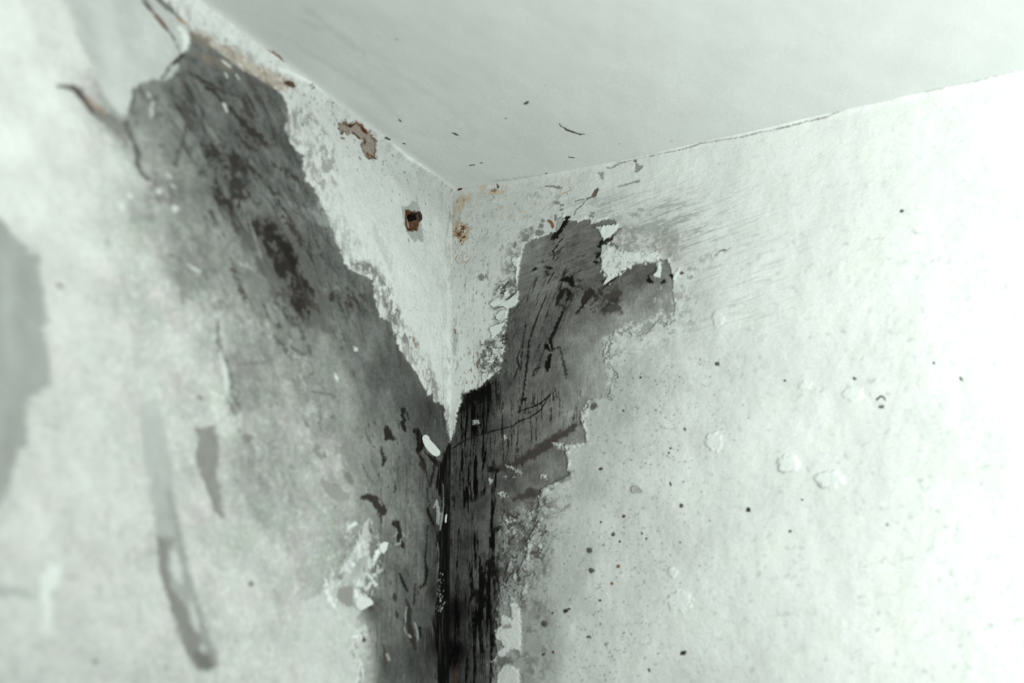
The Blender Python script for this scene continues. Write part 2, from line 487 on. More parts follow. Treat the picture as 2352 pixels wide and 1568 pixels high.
for pts, sd in (([(790, 1190), (870, 1230), (885, 1290), (860, 1360), (830, 1400), (770, 1400), (740, 1330), (790, 1260)], 60), ([(806, 1440), (840, 1440), (850, 1568), (800, 1580)], 64)):
    f = WL.poly(pts); mm = WL.mask(f, 12, 6, 10, 880 + sd)
    a = mm[3] * sstep(0.18, 0.4, grit(f[1] / 5, f[2] / 8, 881 + sd))
    WL.blend((f[0], f[1], f[2], a), 206, 0.85); WL.h[f[0]] += 0.4 * a
    a = mm[3] * sstep(0.35, 0.55, grit(f[1] / 5, f[2] / 8, 885 + sd))
    WL.blend((f[0], f[1], f[2], a), 104, 0.7)
WL.dark([(780, 1350), (812, 1342), (810, 1388), (800, 1395), (770, 1372)], 128, True, 2, 3, 6, 0.85)
WL.dark([(845, 1245), (862, 1240), (864, 1262), (850, 1270)], 118, True, 2, 3, 6, 0.8)

# mould: mottled black-brown growth, traced as strokes, broken up by noise
def mould(S, pts, tone, closed=False, k=1.0, rough=7, scale=9, feather=2.5, seed=1, grain=(1, 1.3), holes=0.0, hs=4.0, pid=0):
    f = S.poly(pts) if closed else S.line(pts)
    mm = S.mask(f, feather, rough, scale, seed, grain)
    a = mm[3]
    if holes:
        a = a * sstep(holes - 0.95, holes - 0.45, grit(mm[1] / hs, mm[2] / (hs * 1.5), seed + 3) + 0.3)
    S.blend((mm[0], mm[1], mm[2], a), tone, k)
    S.h[mm[0]] -= 0.12 * a
    if pid:
        S.lab[mm[0]][mm[3] > 0.5] = pid


DZ = [(440, 160), (520, 190), (640, 230), (690, 400), (790, 620), (850, 690), (800, 780), (700, 800), (600, 740), (530, 600), (470, 480), (400, 330), (380, 240)]
def early_zone(pts, thr, sx, sy, tone, k, feather, seed, skew, soft):
    f = WL.poly(pts)
    mm = WL.mask(f, feather, 10, 20, seed)
    a = mm[3] * sstep(thr, thr + soft, grit((f[1] + skew * f[2]) / sx, (f[2] - skew * f[1]) / sy, seed + 1)) * (1 - lab2[f[0]])
    WL.blend((f[0], f[1], f[2], a), tone, k)
early_zone(DZ, 0.28, 13, 60, 50, 0.7, 30, 830, 0.85, 0.35)
early_zone(DZ, 0.34, 7, 26, 46, 0.75, 30, 834, 0.85, 0.25)
early_zone(DZ, 0.36, 9, 40, 146, 0.45, 30, 838, 0.85, 0.4)
early_zone([(540, 160), (610, 180), (660, 240), (650, 330), (600, 260), (550, 200)], 0.0, 16, 20, 62, 0.6, 14, 842, 0.85, 0.5)
early_zone([(820, 640), (870, 660), (990, 920), (1030, 1000), (960, 1000), (860, 860), (800, 740)], 0.1, 9, 90, 62, 0.45, 24, 846, 0.3, 0.5)
early_zone([(500, 800), (640, 780), (760, 860), (820, 1000), (800, 1160), (640, 1130), (540, 960)], 0.25, 14, 30, 112, 0.5, 30, 850, 0.3, 0.4)
early_zone([(420, 480), (560, 560), (640, 760), (560, 840), (500, 780), (430, 640)], 0.2, 16, 22, 100, 0.55, 30, 854, 0.4, 0.4)
early_zone([(420, 480), (560, 560), (700, 800), (820, 1100), (640, 1130), (500, 900), (430, 640)], 0.4, 8, 12, 186, 0.5, 30, 858, 0.4, 0.35)

BIG = [(574, 512), (600, 500), (632, 508), (652, 530), (664, 552), (684, 585), (690, 615), (704, 640), (722, 668), (714, 722), (698, 742), (672, 700), (655, 672), (642, 640), (632, 606), (614, 570), (590, 540)]
mould(WL, [(560, 480), (640, 490), (700, 560), (760, 700), (770, 760), (700, 760), (640, 690), (590, 600), (556, 540)], 84, True, 0.75, 22, 26, 14, 90, pid=0)
mould(WL, BIG, 38, True, 0.95, 8, 12, 4, 91, holes=0.86, hs=7)
mould(WL, [(618, 522), (645, 540), (672, 572), (686, 606), (676, 640), (668, 600), (640, 570)], 30, True, 0.85, 6, 9, 4, 92)
mould(WL, [(590, 395, 5), (606, 412, 8), (622, 432, 9), (640, 462, 8), (660, 490, 8), (684, 535, 12), (694, 552, 8)], 56, False, 0.9, 5, 8, 2.5, 93, holes=0.8)
mould(WL, [(652, 498, 5), (668, 520, 13), (690, 545, 14), (694, 560, 8)], 54, False, 0.9, 8, 7, 2.5, 94, holes=0.8)
mould(WL, [(712, 560, 6), (716, 580, 10), (722, 590, 8)], 50, False, 0.85, 6, 6, 2, 95, holes=0.8)
mould(WL, [(628, 376, 4), (640, 386, 7), (662, 392, 12), (680, 408, 9), (694, 420, 4)], 50, False, 0.9, 8, 6, 2, 96, holes=0.75)
mould(WL, [(440, 169, 3), (462, 182, 8), (484, 190, 7), (500, 200, 5), (522, 212, 5), (548, 219, 2)], 56, False, 0.95, 3, 8, 1.5, 97)
mould(WL, [(472, 200, 3), (490, 206, 7), (506, 224, 6), (522, 238, 8), (545, 262, 12), (570, 292, 13), (596, 312, 14), (616, 334, 4)], 46, False, 0.95, 6, 9, 2.5, 98)
mould(WL, [(555, 250, 4), (572, 258, 12), (580, 268, 10)], 60, False, 0.8, 6, 6, 2, 99, holes=0.8)
mould(WL, [(585, 318, 6), (602, 330, 14), (628, 332, 8)], 58, False, 0.85, 8, 6, 2, 100, holes=0.8)
mould(WL, [(470, 330), (520, 330), (560, 350), (592, 400), (580, 440), (556, 470), (500, 468), (478, 430), (462, 390)], 42, True, 0.85, 24, 15, 4, 101, holes=1.0, hs=6)
mould(WL, [(560, 320, 8), (574, 336, 12), (590, 342, 6)], 52, False, 0.85, 6, 6, 2.5, 102)
mould(WL, [(340, 395), (400, 405), (440, 440), (380, 470), (346, 440)], 96, True, 0.6, 14, 12, 5, 103, holes=0.8, hs=7)
mould(WL, [(530, 595, 3), (540, 620, 8), (548, 645, 8), (556, 672, 9), (566, 695, 3)], 66, False, 0.85, 7, 5, 2, 104, holes=0.8)
mould(WL, [(636, 680, 8), (660, 680, 24), (690, 690, 20), (700, 730, 14)], 66, False, 0.75, 14, 10, 5, 105, holes=0.8, hs=6)
mould(WL, [(690, 640, 6), (704, 680, 10), (722, 700, 12), (738, 718, 5)], 60, False, 0.85, 7, 8, 3, 106)
mould(WL, [(650, 700, 6), (668, 730, 14), (690, 756, 12), (706, 800, 8), (716, 812, 3)], 70, False, 0.75, 10, 9, 4, 107, holes=0.8, hs=5)
mould(WL, [(500, 740, 4), (500, 790, 10), (510, 820, 14), (528, 862, 8)], 92, False, 0.7, 8, 8, 4, 108, holes=0.8)
mould(WL, [(536, 880, 6), (545, 905, 20), (540, 925, 16), (534, 945, 10)], 96, False, 0.7, 12, 9, 4, 109, holes=0.8)
mould(WL, [(552, 990, 6), (570, 1005, 14), (575, 1030, 8)], 104, False, 0.6, 10, 9, 4, 110, holes=0.8)
mould(WL, [(630, 770, 4), (650, 790, 10), (662, 812, 5), (676, 825, 2)], 84, False, 0.8, 6, 6, 3, 111)
mould(WL, [(672, 800, 5), (690, 812, 10), (705, 812, 4)], 80, False, 0.7, 6, 6, 3, 112)
mould(WL, [(540, 837, 2), (600, 832, 6), (625, 826, 4)], 112, False, 0.7, 4, 8, 2, 113)
mould(WL, [(398, 590, 5), (430, 600, 8), (450, 615, 10), (476, 622, 6), (470, 650, 3)], 96, False, 0.6, 9, 8, 4, 114)
mould(WL, [(415, 640, 8), (430, 665, 18), (420, 690, 10)], 118, False, 0.7, 10, 9, 6, 115)
mould(WL, [(762, 690, 4), (764, 680, 9)], 48, False, 0.9, 3, 5, 1.5, 116)
mould(WL, [(800, 660, 4), (804, 690, 9), (806, 715, 5)], 60, False, 0.85, 6, 6, 2, 117, holes=0.8)
mould(WL, [(790, 690, 2), (800, 697, 8), (808, 700, 6)], 52, False, 0.85, 5, 5, 2, 118)
mould(WL, [(830, 678, 6), (834, 680, 7)], 60, False, 0.9, 3, 5, 1.5, 119)
# lighter dried drips and rubbed places inside the dark
for pts, t in (([(572, 492, 2), (582, 530, 4), (592, 562, 4), (602, 590, 4)], 138), ([(515, 232, 2), (518, 242, 6), (522, 254, 5)], 196), ([(352, 232, 3), (350, 252, 6), (348, 268, 4)], 178), ([(340, 212, 3), (346, 222, 5)], 176),
               ([(362, 436, 4), (364, 440, 9)], 200), ([(398, 425, 3), (402, 428, 6)], 196), ([(402, 470, 3), (404, 478, 12), (400, 484, 6)], 190), ([(432, 605, 3), (450, 618, 9), (462, 622, 5)], 188),
               ([(815, 796, 4), (818, 800, 12)], 190), ([(771, 860, 4), (773, 866, 8), (774, 872, 4)], 205), ([(505, 812, 4), (514, 845, 11), (519, 880, 9), (520, 900, 5)], 196),
               ([(385, 400, 3), (390, 404, 6)], 190), ([(295, 446, 4), (297, 448, 8)], 208), ([(275, 468, 5), (278, 472, 14)], 200)):
    WL.dark(pts, t, False, 2.2, 2, 6, 0.9)

# cracks
CR = [([(300, -30, 13), (322, -4, 11), (338, 12, 9), (352, 30, 8), (366, 52, 7), (384, 70, 6), (400, 88, 6), (408, 104, 5), (413, 118, 4), (424, 122, 6), (410, 135, 5), (396, 148, 5), (386, 162, 5), (372, 180, 4)], 48, 2),
      ([(296, 280, 5), (302, 305, 6), (312, 330, 6), (320, 350, 8), (318, 375, 6), (324, 395, 6), (340, 412, 6)], 78, 3)]
for pts, tone, pid in CR:
    mm = WL.dark(pts, tone, False, 2.0, 2.5, 7, 0.95, 1.2, 120)
    WL.part(mm, pid)
WL.dark([(352, 25, 10), (368, 48, 12), (384, 66, 7)], (92, 62, 44), False, 4, 4, 6, 0.6)
mm = WL.dark([(132, 197, 2), (158, 199, 5), (172, 202, 10), (184, 210, 12), (200, 234, 11), (216, 254, 15), (238, 268, 22), (262, 282, 24), (292, 292, 14)], 108, False, 4, 4, 10, 0.9, 0.8, 121)
WL.part(mm, 4)
WL.dark([(140, 198, 2), (160, 200, 4), (172, 202, 7), (184, 210, 10), (196, 228, 8), (212, 250, 7)], 62, False, 3, 2, 8, 0.9, 0.4)
WL.dark([(205, 228, 6), (225, 245, 10), (240, 258, 6)], (140, 112, 92), False, 5, 3, 8, 0.6)
WL.dark([(250, 282, 16), (278, 300, 26), (292, 330, 12)], 128, False, 8, 8, 10, 0.8)
for pts, tone in (([(305, 195, 3), (306, 222, 5), (306, 258, 3)], 88), ([(430, 228, 2), (434, 262, 6), (428, 296, 6), (420, 325, 4), (410, 352, 5), (404, 378, 5)], 74), ([(320, 198, 3), (326, 212, 7), (330, 218, 3)], 86), ([(365, 268, 3), (372, 262, 8)], 92)):
    WL.dark(pts, tone, False, 2, 3, 7, 0.85, 0.2)

wf = WL.mask(WL.poly([(344, -20), (372, 14), (402, 36), (426, 60), (438, 76), (437, 94), (430, 114), (423, 122), (414, 112), (408, 95), (396, 78), (372, 46), (352, 22), (330, -20)]), 2, 3, 7, 128)
WL.blend(wf, (176 + 10 * fbm(wf[1] / 12, wf[2] / 12, 3, 129)).astype(f32), 0.95); WL.h[wf[0]] += 0.4 * wf[3]; WL.lab[wf[0]][wf[3] > 0.5] = 0
WL.dark([(412, 66, 8), (424, 78, 14), (428, 98, 10), (422, 118, 4)], 208, False, 2, 3, 6, 0.9)
WL.dark([(378, 184, 3), (392, 172, 7), (404, 154, 9), (409, 146, 3)], 176, False, 2, 2, 5, 0.9)
# a smooth older filler sheet at the top left, and the grey bare place at the far left edge
SHEET = [(152, -40), (160, 20), (168, 60), (178, 100), (200, 140), (215, 175), (232, 208), (250, 240), (272, 262), (290, 264), (303, 230), (306, 205), (322, 193), (345, 184), (368, 184), (384, 162), (396, 147), (411, 133), (420, 122), (412, 112), (405, 98), (396, 84), (380, 66), (364, 48), (348, 26), (335, 8), (312, -40)]
f = WL.poly(SHEET)
mm = WL.mask(f, 3, 2, 12, 130)
c = 178 + 8 * fbm(mm[1] / 40, mm[2] / 50, 3, 131) + 3 * fbm(mm[1] / 8, mm[2] / 8, 2, 132) + 5 * sstep(20, 60, f[3])
WL.blend(mm, c.astype(f32))
g = WL.mask(WL.poly([(225, 0), (240, 0), (262, 100), (290, 240), (272, 262), (240, 170), (215, 60)]), 12)
WL.blend(g, 190, 0.6)
WL.h[mm[0]] += 0.9 * mm[3]; WL.part(mm, 5)
EDGEP = [(-60, 480), (0, 502), (22, 528), (42, 552), (68, 570), (62, 580), (92, 584), (92, 615), (98, 650), (104, 690), (106, 722), (110, 738), (94, 752), (108, 790), (112, 830), (120, 868), (116, 884), (94, 898), (66, 912), (58, 930), (62, 965), (64, 1000), (60, 1026), (46, 1034), (36, 1062), (24, 1100), (16, 1130), (0, 1160), (-60, 1200)]
f = WL.poly(EDGEP)
mm = WL.mask(f, 3.5, 3, 9, 140)
c = 150 + 18 * sstep(15, 70, f[3] + 8 * fbm(mm[1] / 30, mm[2] / 40, 3, 141)) + 7 * fbm(mm[1] / 25, mm[2] / 60, 4, 142)
WL.blend(mm, c.astype(f32)); WL.h[mm[0]] -= 0.8 * mm[3]; WL.part(mm, 6)
# gouge and long scrape in the paint, lower left
GOUGE = [(452, 985), (470, 980), (492, 978), (500, 1000), (506, 1030), (504, 1060), (497, 1088), (505, 1110), (512, 1150), (518, 1190), (504, 1186), (490, 1160), (478, 1130), (465, 1090), (450, 1050), (458, 1010)]
f = WL.poly(GOUGE); mm = WL.mask(f, 4, 4, 10, 150)
WL.blend(mm, (126 + 6 * fbm(mm[1] / 12, mm[2] / 20, 3, 151)).astype(f32), 0.95); WL.h[mm[0]] -= 0.9 * mm[3]; WL.part(mm, 7)
SCR = [(322, 930), (360, 920), (376, 960), (384, 1020), (396, 1080), (402, 1150), (412, 1220), (425, 1290), (442, 1370), (462, 1420), (478, 1460), (500, 1500), (498, 1530), (474, 1545), (450, 1530), (425, 1490), (405, 1450), (393, 1400), (378, 1340), (368, 1280), (358, 1220), (350, 1150), (342, 1080), (330, 1010)]
f = WL.poly(SCR); mm = WL.mask(f, 4, 4, 12, 160)
ln = np.clip((mm[2] - WL.T([(340, 930)])[0][1]) / (WL.T([(480, 1540)])[0][1] - WL.T([(340, 930)])[0][1]), 0, 1)
c = 172 - 34 * ln * np.ones_like(mm[1]) + 8 * fbm(mm[1] / 14, mm[2] / 30, 4, 161)
WL.blend(mm, c.astype(f32), 0.9); WL.h[mm[0]] -= 0.5 * mm[3]; WL.part(mm, 8)
for pts, t in (([(392, 1130, 6), (402, 1190, 9), (414, 1235, 9), (424, 1290, 9), (440, 1350, 8), (456, 1400, 8), (470, 1450, 12), (480, 1490, 18)], 142), ([(366, 1240, 8), (384, 1245, 22), (398, 1240, 8)], 134),
               ([(374, 1250, 16), (380, 1300, 16), (386, 1350, 12), (404, 1380, 20), (418, 1410, 22), (438, 1450, 24), (452, 1490, 30), (470, 1515, 34)], 120), ([(462, 1505, 14), (476, 1520, 20)], 104)):
    WL.dark(pts, t, False, 4, 4, 9, 0.85, 0.3)
for pts, t in (([(400, 1270, 8), (404, 1300, 20), (412, 1330, 10)], 190), ([(440, 1385, 5), (450, 1425, 12), (456, 1445, 6)], 190), ([(465, 1480, 4), (472, 1490, 12)], 176),
               ([(100, 1366, 10), (112, 1334, 22), (124, 1312, 18), (136, 1300, 4)], 214), ([(106, 1376, 16), (108, 1410, 10), (104, 1440, 8), (102, 1446, 10)], 211)):
    WL.dark(pts, t, False, 6, 4, 9, 0.85, -0.2)
WL.dark([(-20, 1358, 12), (30, 1358, 14), (60, 1364, 12), (70, 1374, 4)], 164, False, 6, 2, 9, 0.8)
WL.dark([(330, 960, 20), (350, 990, 34), (352, 1030, 30)], 166, False, 10, 8, 14, 0.6)
for x, y, r, t in ((459, 912, 8, 118), (136, 656, 8, 128), (217, 1519, 8, 130), (575, 1340, 8, 100), (246, 556, 7, 150), (262, 700, 10, 165)):
    WL.dark([(x, y, r), (x + 2, y + 1, r)], t, False, 2, 1, 4, 0.9)

# chips in the lower strip and near the corner
for i, (pts, t, closed) in enumerate((
        ([(884, 1012), (884, 985), (889, 976), (895, 978), (900, 990), (906, 1003), (912, 1010), (900, 1012), (895, 1008), (888, 1012)], 34, True),
        ([(925, 942, 5), (930, 940, 9), (926, 955, 9), (932, 962, 7), (926, 972, 12), (930, 984, 12), (932, 986, 8)], 28, False),
        ([(930, 944, 4), (938, 948, 4), (942, 962, 3)], 34, False),
        ([(952, 990, 6), (962, 990, 14), (968, 1008, 20), (968, 1025, 18), (962, 1036, 10)], 16, False),
        ([(876, 1026, 3), (879, 1042, 7), (884, 1055, 8), (880, 1068, 6)], 34, False), ([(842, 980, 2), (843, 998, 4), (848, 1006, 8), (852, 1014, 6)], 92, False),
        ([(962, 1038, 5), (972, 1056, 16), (976, 1075, 14), (966, 1065, 8)], 42, False), ([(968, 1042, 3), (980, 1075, 4), (984, 1100, 4), (990, 1118, 5)], 24, False),
        ([(978, 1035, 3), (990, 1050, 9), (1004, 1062, 14), (1016, 1070, 18)], 24, False), ([(1000, 1050, 4), (995, 1090, 6), (990, 1115, 5)], 24, False),
        ([(732, 1025, 12), (724, 1035, 10), (738, 1048, 11)], 128, False), ([(742, 1106, 14), (760, 1124, 26), (780, 1136, 28), (796, 1140, 16)], 136, False), ([(800, 1092, 14), (806, 1104, 14)], 112, False),
        ([(834, 1066, 4), (842, 1080, 4), (852, 1096, 3), (864, 1110, 4)], 92, False), ([(834, 1142, 8), (850, 1140, 14), (866, 1152, 24), (878, 1168, 26)], 42, False), ([(874, 1184, 7), (877, 1200, 5)], 56, False),
        ([(904, 1202, 8), (912, 1205, 20), (918, 1222, 14), (918, 1240, 14), (926, 1252, 12)], 34, False),
        ([(986, 1168, 5), (989, 1182, 8), (996, 1200, 8), (1000, 1206, 3)], 8, False), ([(984, 1122, 3), (984, 1140, 3), (990, 1160, 2), (986, 1172, 3)], 20, False), ([(984, 1208, 3), (980, 1255, 3), (979, 1290, 4), (984, 1308, 10), (978, 1340, 7), (965, 1350, 5)], 24, False),
        ([(921, 1318, 6), (928, 1335, 9), (936, 1350, 6), (940, 1358, 3)], 26, False), ([(906, 1362, 5), (908, 1372, 11), (910, 1380, 5)], 50, False), ([(912, 1405, 6), (914, 1414, 10)], 52, False),
        ([(935, 1378, 6), (942, 1400, 12), (940, 1425, 12), (946, 1450, 16), (950, 1470, 14), (955, 1488, 8)], 42, False), ([(955, 1360, 4), (952, 1385, 6), (956, 1340, 4)], 40, False), ([(966, 1440, 5), (967, 1460, 6)], 10, False),
        ([(834, 1464, 5), (836, 1468, 8)], 40, False), ([(882, 1480, 4), (886, 1510, 10), (890, 1530, 5)], 62, False), ([(853, 1392, 10), (858, 1398, 8)], 66, False), ([(908, 1105, 2), (910, 1120, 5), (908, 1130, 3)], 48, False),
        ([(988, 958, 2), (991, 946, 4), (992, 938, 2)], 40, False), ([(745, 1040, 5), (748, 1048, 6)], 110, False), ([(765, 958, 5), (767, 958, 6)], 96, False), ([(700, 968, 5), (708, 978, 5)], 100, False), ([(720, 900, 4), (760, 905, 5), (768, 912, 5)], 104, False), ([(813, 855, 8), (816, 862, 7)], 84, False))):
    mould(WL, pts, t, closed, 0.95, 2.5, 4, 1.4, 200 + i)
for pts in ([(905, 1232, 4), (914, 1222, 3), (908, 1212, 3)], [(926, 1225, 3), (932, 1232, 4)], [(909, 1250, 3), (920, 1248, 5), (922, 1238, 3)], [(936, 1395, 2), (932, 1410, 4), (934, 1428, 4)], [(938, 1455, 2), (945, 1462, 5)], [(954, 1430, 3), (960, 1450, 4), (960, 1468, 3)],
            [(930, 1440, 3), (934, 1450, 4)], [(873, 1148, 3), (878, 1158, 5)], [(890, 1503, 6), (896, 1515, 5)], [(1000, 1165, 3), (1006, 1150, 6), (1010, 1180, 10), (1008, 1200, 8)]):
    WL.dark(pts, 156, False, 1.4, 1.5, 4, 0.9)
# vertical drag marks and black mould close to the corner
f = WL.poly([(1037, 1010), (1020, 1040), (1006, 1075), (1004, 1120), (1018, 1150), (1016, 1200), (1006, 1230), (1006, 1290), (1012, 1330), (1004, 1380), (1000, 1440), (1004, 1500), (1010, 1900), (1045, 1900), (1040, 1300)], 40)
mm = WL.mask(f, 3, 8, 8, 170, (0.6, 4))
WL.blend(mm, 9, 0.97)
s2 = sstep(0.35, 0.8, grit(mm[1] / 3.0, mm[2] / 60, 172)) * mm[3]
WL.blend((mm[0], mm[1], mm[2], s2), 80, 0.45)
WL.part(mm, 9)
f = WL.poly([(1000, 930), (1030, 930), (1036, 1000), (1030, 1900), (850, 1900), (860, 1150), (930, 1000)], 10)
mm = WL.mask(f, 25)
WL.blend((mm[0], mm[1], mm[2], mm[3] * sstep(0.1, 0.8, fbm(mm[1] / 5, mm[2] / 110, 4, 174))), 62, 0.55)
WL.blend((mm[0], mm[1], mm[2], mm[3] * sstep(0.3, 0.9, fbm(mm[1] / 6, mm[2] / 90, 4, 176))), 140, 0.38)
WL.blend((mm[0], mm[1], mm[2], mm[3] * sstep(0.7, 0.85, fbm(mm[1] / 4.5, mm[2] / 5.5, 3, 178))), 44, 0.7)
WL.dark([(1020, 1110, 2), (1021, 1160, 3), (1013, 1215, 5), (1017, 1180, 5)], 150, False, 1.2, 1, 4, 0.8)
WL.dark([(1006, 1245, 2), (1010, 1270, 3), (1008, 1310, 2)], 120, False, 1.2, 1, 4, 0.8)

rr = random.Random(21)
for _ in range(34):
    x, y = rr.gauss(1014, 4), rr.uniform(1315, 1405)
    WL.dark([(x, y, rr.uniform(1.2, 2.6)), (x + rr.uniform(-1, 1), y + rr.uniform(0, 3), 1.4)], 190, False, 1.0, 0.5, 3, 0.85)  # tiny light dots: glints of wet droplets painted into the colour
for _ in range(70):
    x, y = rr.uniform(840, 1000), rr.uniform(950, 1560)
    r = rr.uniform(1.5, 4.0)
    WL.dark([(x, y, r), (x + rr.uniform(-1, 2), y + rr.uniform(1, 9), r * 0.7)], rr.choice([40, 48, 60]), False, 1.3, 1.2, 3, 0.85)
# rust: two blooms of old nails under the coat and a stained run along the top of the patch
def rust(S, pts, closed, base, k, seed, rim=(84, 50, 26), pid=0, rough=4, rimw=2.2):
    f = S.poly(pts) if closed else S.line(pts)
    mm = S.mask(f, 1.8, rough, 6, seed)
    S.blend(mm, base, k)
    sdn = f[3] + rough * fbm(f[1] / 6, f[2] / 6, 4, seed)
    r = np.exp(-(sdn / rimw) ** 2) * sstep(-0.6, 0.1, fbm(f[1] / 7, f[2] / 7, 3, seed + 1))
    S.blend((f[0], f[1], f[2], r), rim, 0.92)
    sp = sstep(0.3, 0.6, fbm(f[1] / 4.0, f[2] / 4.0, 3, seed + 2)) * mm[3]
    S.blend((f[0], f[1], f[2], sp), rim, 0.3)
    S.h[mm[0]] -= 0.25 * mm[3]
    if pid:
        S.lab[mm[0]][mm[3] > 0.4] = pid


RB = [(778, 285), (790, 282), (800, 287), (812, 283), (824, 290), (832, 300), (846, 305), (852, 316), (862, 325), (864, 345), (860, 362), (848, 364), (838, 358), (832, 345), (828, 332), (836, 322), (824, 317), (812, 306), (804, 302), (798, 308), (790, 300), (784, 306), (778, 296)]
rust(WL, RB, True, (130, 121, 112), 0.95, 300, (64, 42, 25), 11, 3, 2.2)
WL.dark([(795, 287, 3), (804, 290, 5), (812, 286, 2)], (52, 26, 12), False, 1.2, 1, 3, 0.95)
WL.dark([(826, 294, 4), (832, 300, 7), (840, 306, 4)], (70, 34, 14), False, 1.2, 1, 3, 0.95)
WL.dark([(812, 306, 3), (818, 312, 5), (824, 318, 3)], (44, 24, 12), False, 1.2, 1, 3, 0.95)
WL.dark([(836, 318, 3), (839, 324, 4), (837, 332, 2)], (56, 30, 12), False, 1.2, 1, 3, 0.95)
WL.dark([(842, 352, 4), (846, 355, 6)], (88, 52, 22), False, 1.2, 1, 3, 0.95)
WL.dark([(852, 355, 3), (858, 360, 5), (864, 364, 3)], (52, 34, 18), False, 1.2, 1, 3, 0.95)
WL.dark([(784, 317, 3), (790, 318, 4)], (90, 58, 30), False, 1.2, 1, 3, 0.95)
WL.dark([(824, 362, 2), (829, 366, 3)], (96, 62, 48), False, 1.2, 1, 3, 0.95)
BG = [(438, 64), (470, 76), (500, 98), (545, 114), (590, 148), (640, 172), (668, 184), (674, 196), (655, 207), (638, 206), (600, 182), (545, 152), (492, 110), (448, 84)]
f = WL.poly(BG); mm = WL.mask(f, 4, 6, 9, 320)
WL.blend(mm, (160, 153, 142), 0.85)
WL.blend((mm[0], mm[1], mm[2], mm[3] * sstep(0.0, 0.5, grit(mm[1] / 6, mm[2] / 7, 321))), (124, 114, 102), 0.6)
WL.blend((mm[0], mm[1], mm[2], mm[3] * sstep(0.25, 0.6, grit(mm[1] / 6, mm[2] / 6, 325))), (196, 190, 178), 0.7)
WL.dark([(444, 84, 14), (470, 96, 16), (486, 112, 8)], (110, 104, 95), False, 4, 6, 7, 0.8)
WL.dark([(468, 132, 10), (492, 140, 14), (514, 146, 12), (530, 156, 8)], (126, 110, 96), False, 6, 6, 8, 0.6)
WL.dark([(512, 138, 3), (520, 146, 5), (530, 153, 4)], 206, False, 1.5, 2, 4, 0.9)
WL.dark([(520, 168, 3), (524, 176, 4)], 196, False, 1.5, 2, 4, 0.9)
WL.dark([(545, 172, 4), (550, 180, 5)], 190, False, 1.5, 2, 4, 0.8)
WL.dark([(640, 160, 6), (700, 190, 9), (760, 229, 9), (810, 264, 8), (870, 312, 7), (930, 364, 6), (990, 405, 3)], 214, False, 4, 2, 14, 0.75, -0.5)  # raised ridge along the ceiling joint, its highlight painted in as lighter colour
WL.dark([(404, 38, 3), (412, 46, 8), (424, 54, 6)], (140, 112, 88), False, 3, 3, 6, 0.8)
WL.dark([(655, 190, 6), (664, 193, 10), (674, 196, 8)], (66, 50, 38), False, 1.8, 2, 4, 0.95)
WL.dark([(950, 775, 4), (956, 795, 7)], (122, 90, 60), False, 2, 2, 4, 0.6)
# the chipped place round the old screw: grey filler, then a rusty pocket
HOLE = [(922, 472), (932, 476), (944, 470), (947, 462), (954, 464), (962, 465), (964, 476), (968, 484), (966, 500), (972, 512), (974, 530), (976, 545), (973, 555), (966, 554), (962, 548), (956, 556), (948, 548), (942, 540), (934, 530), (928, 515), (926, 500), (924, 485)]
f = WL.poly(HOLE); mm = WL.mask(f, 0.9, 3, 5, 330)
WL.blend(mm, (150 + 8 * fbm(mm[1] / 6, mm[2] / 8, 3, 331)).astype(f32)); WL.h[mm[0]] -= 0.9 * mm[3]; WL.part(mm, 12)
PIT = [(935, 482), (942, 480), (952, 486), (960, 488), (968, 492), (969, 508), (966, 520), (963, 530), (952, 528), (940, 529), (935, 518), (933, 500)]
f = WL.poly(PIT); mm = WL.mask(f, 0.9, 1.5, 4, 332)
WL.blend(mm, (80, 56, 38), 0.97)
WL.blend((mm[0], mm[1], mm[2], mm[3] * sstep(0.0, 0.6, fbm(mm[1] / 4, mm[2] / 12, 3, 333))), (112, 96, 80), 0.6)
WL.h[mm[0]] -= 2.6 * sstep(0, 9, f[3] + 1); WL.part(mm, 13)
WL.dark([(935, 486, 5), (936, 500, 6), (936, 518, 5), (942, 528, 4), (952, 529, 3)], (82, 46, 20), False, 2, 1, 3, 0.85)
WL.dark([(936, 484, 6), (948, 490, 8), (952, 494, 4)], (84, 48, 26), False, 2, 1, 3, 0.85)
WL.dark([(948, 502, 3), (950, 512, 5), (951, 520, 4)], (160, 146, 128), False, 1.5, 1, 3, 0.8)
# small grey pits on the coat by the ceiling
rr = random.Random(5)
for _ in range(60):
    x, y = rr.choice([(rr.uniform(700, 980), 0)]), 0
for _ in range(90):
    t = rr.random(); x = 640 + 360 * t + rr.gauss(0, 14); y = 150 + 280 * t + 8 + abs(rr.gauss(0, 46)) * (0.4 + t)
    r = rr.uniform(1.2, 3.2)
    WL.dark([(x, y, r), (x + rr.uniform(-2, 3), y + rr.uniform(1, 5), r * 0.8)], rr.choice([90, 110, 130]), False, 1.2, 0.8, 3, 0.8)

# the coat is drawn round into the ceiling in a small cove
cov = np.exp(-(WL.B / 3.2) ** 2)[None, :] * 2.6
WL.h += cov.astype(f32)
WL.h *= np.clip(WL.A / 2.0, 0.0, 1.0)[:, None].astype(f32) * 0.8 + 0.2
fade = np.clip((WL.A - 450) / 40, 0, 1)[:, None, None]
WL.h *= (1 - fade[..., 0]) * np.clip((410 - WL.B) / 30, 0, 1)[None, :]

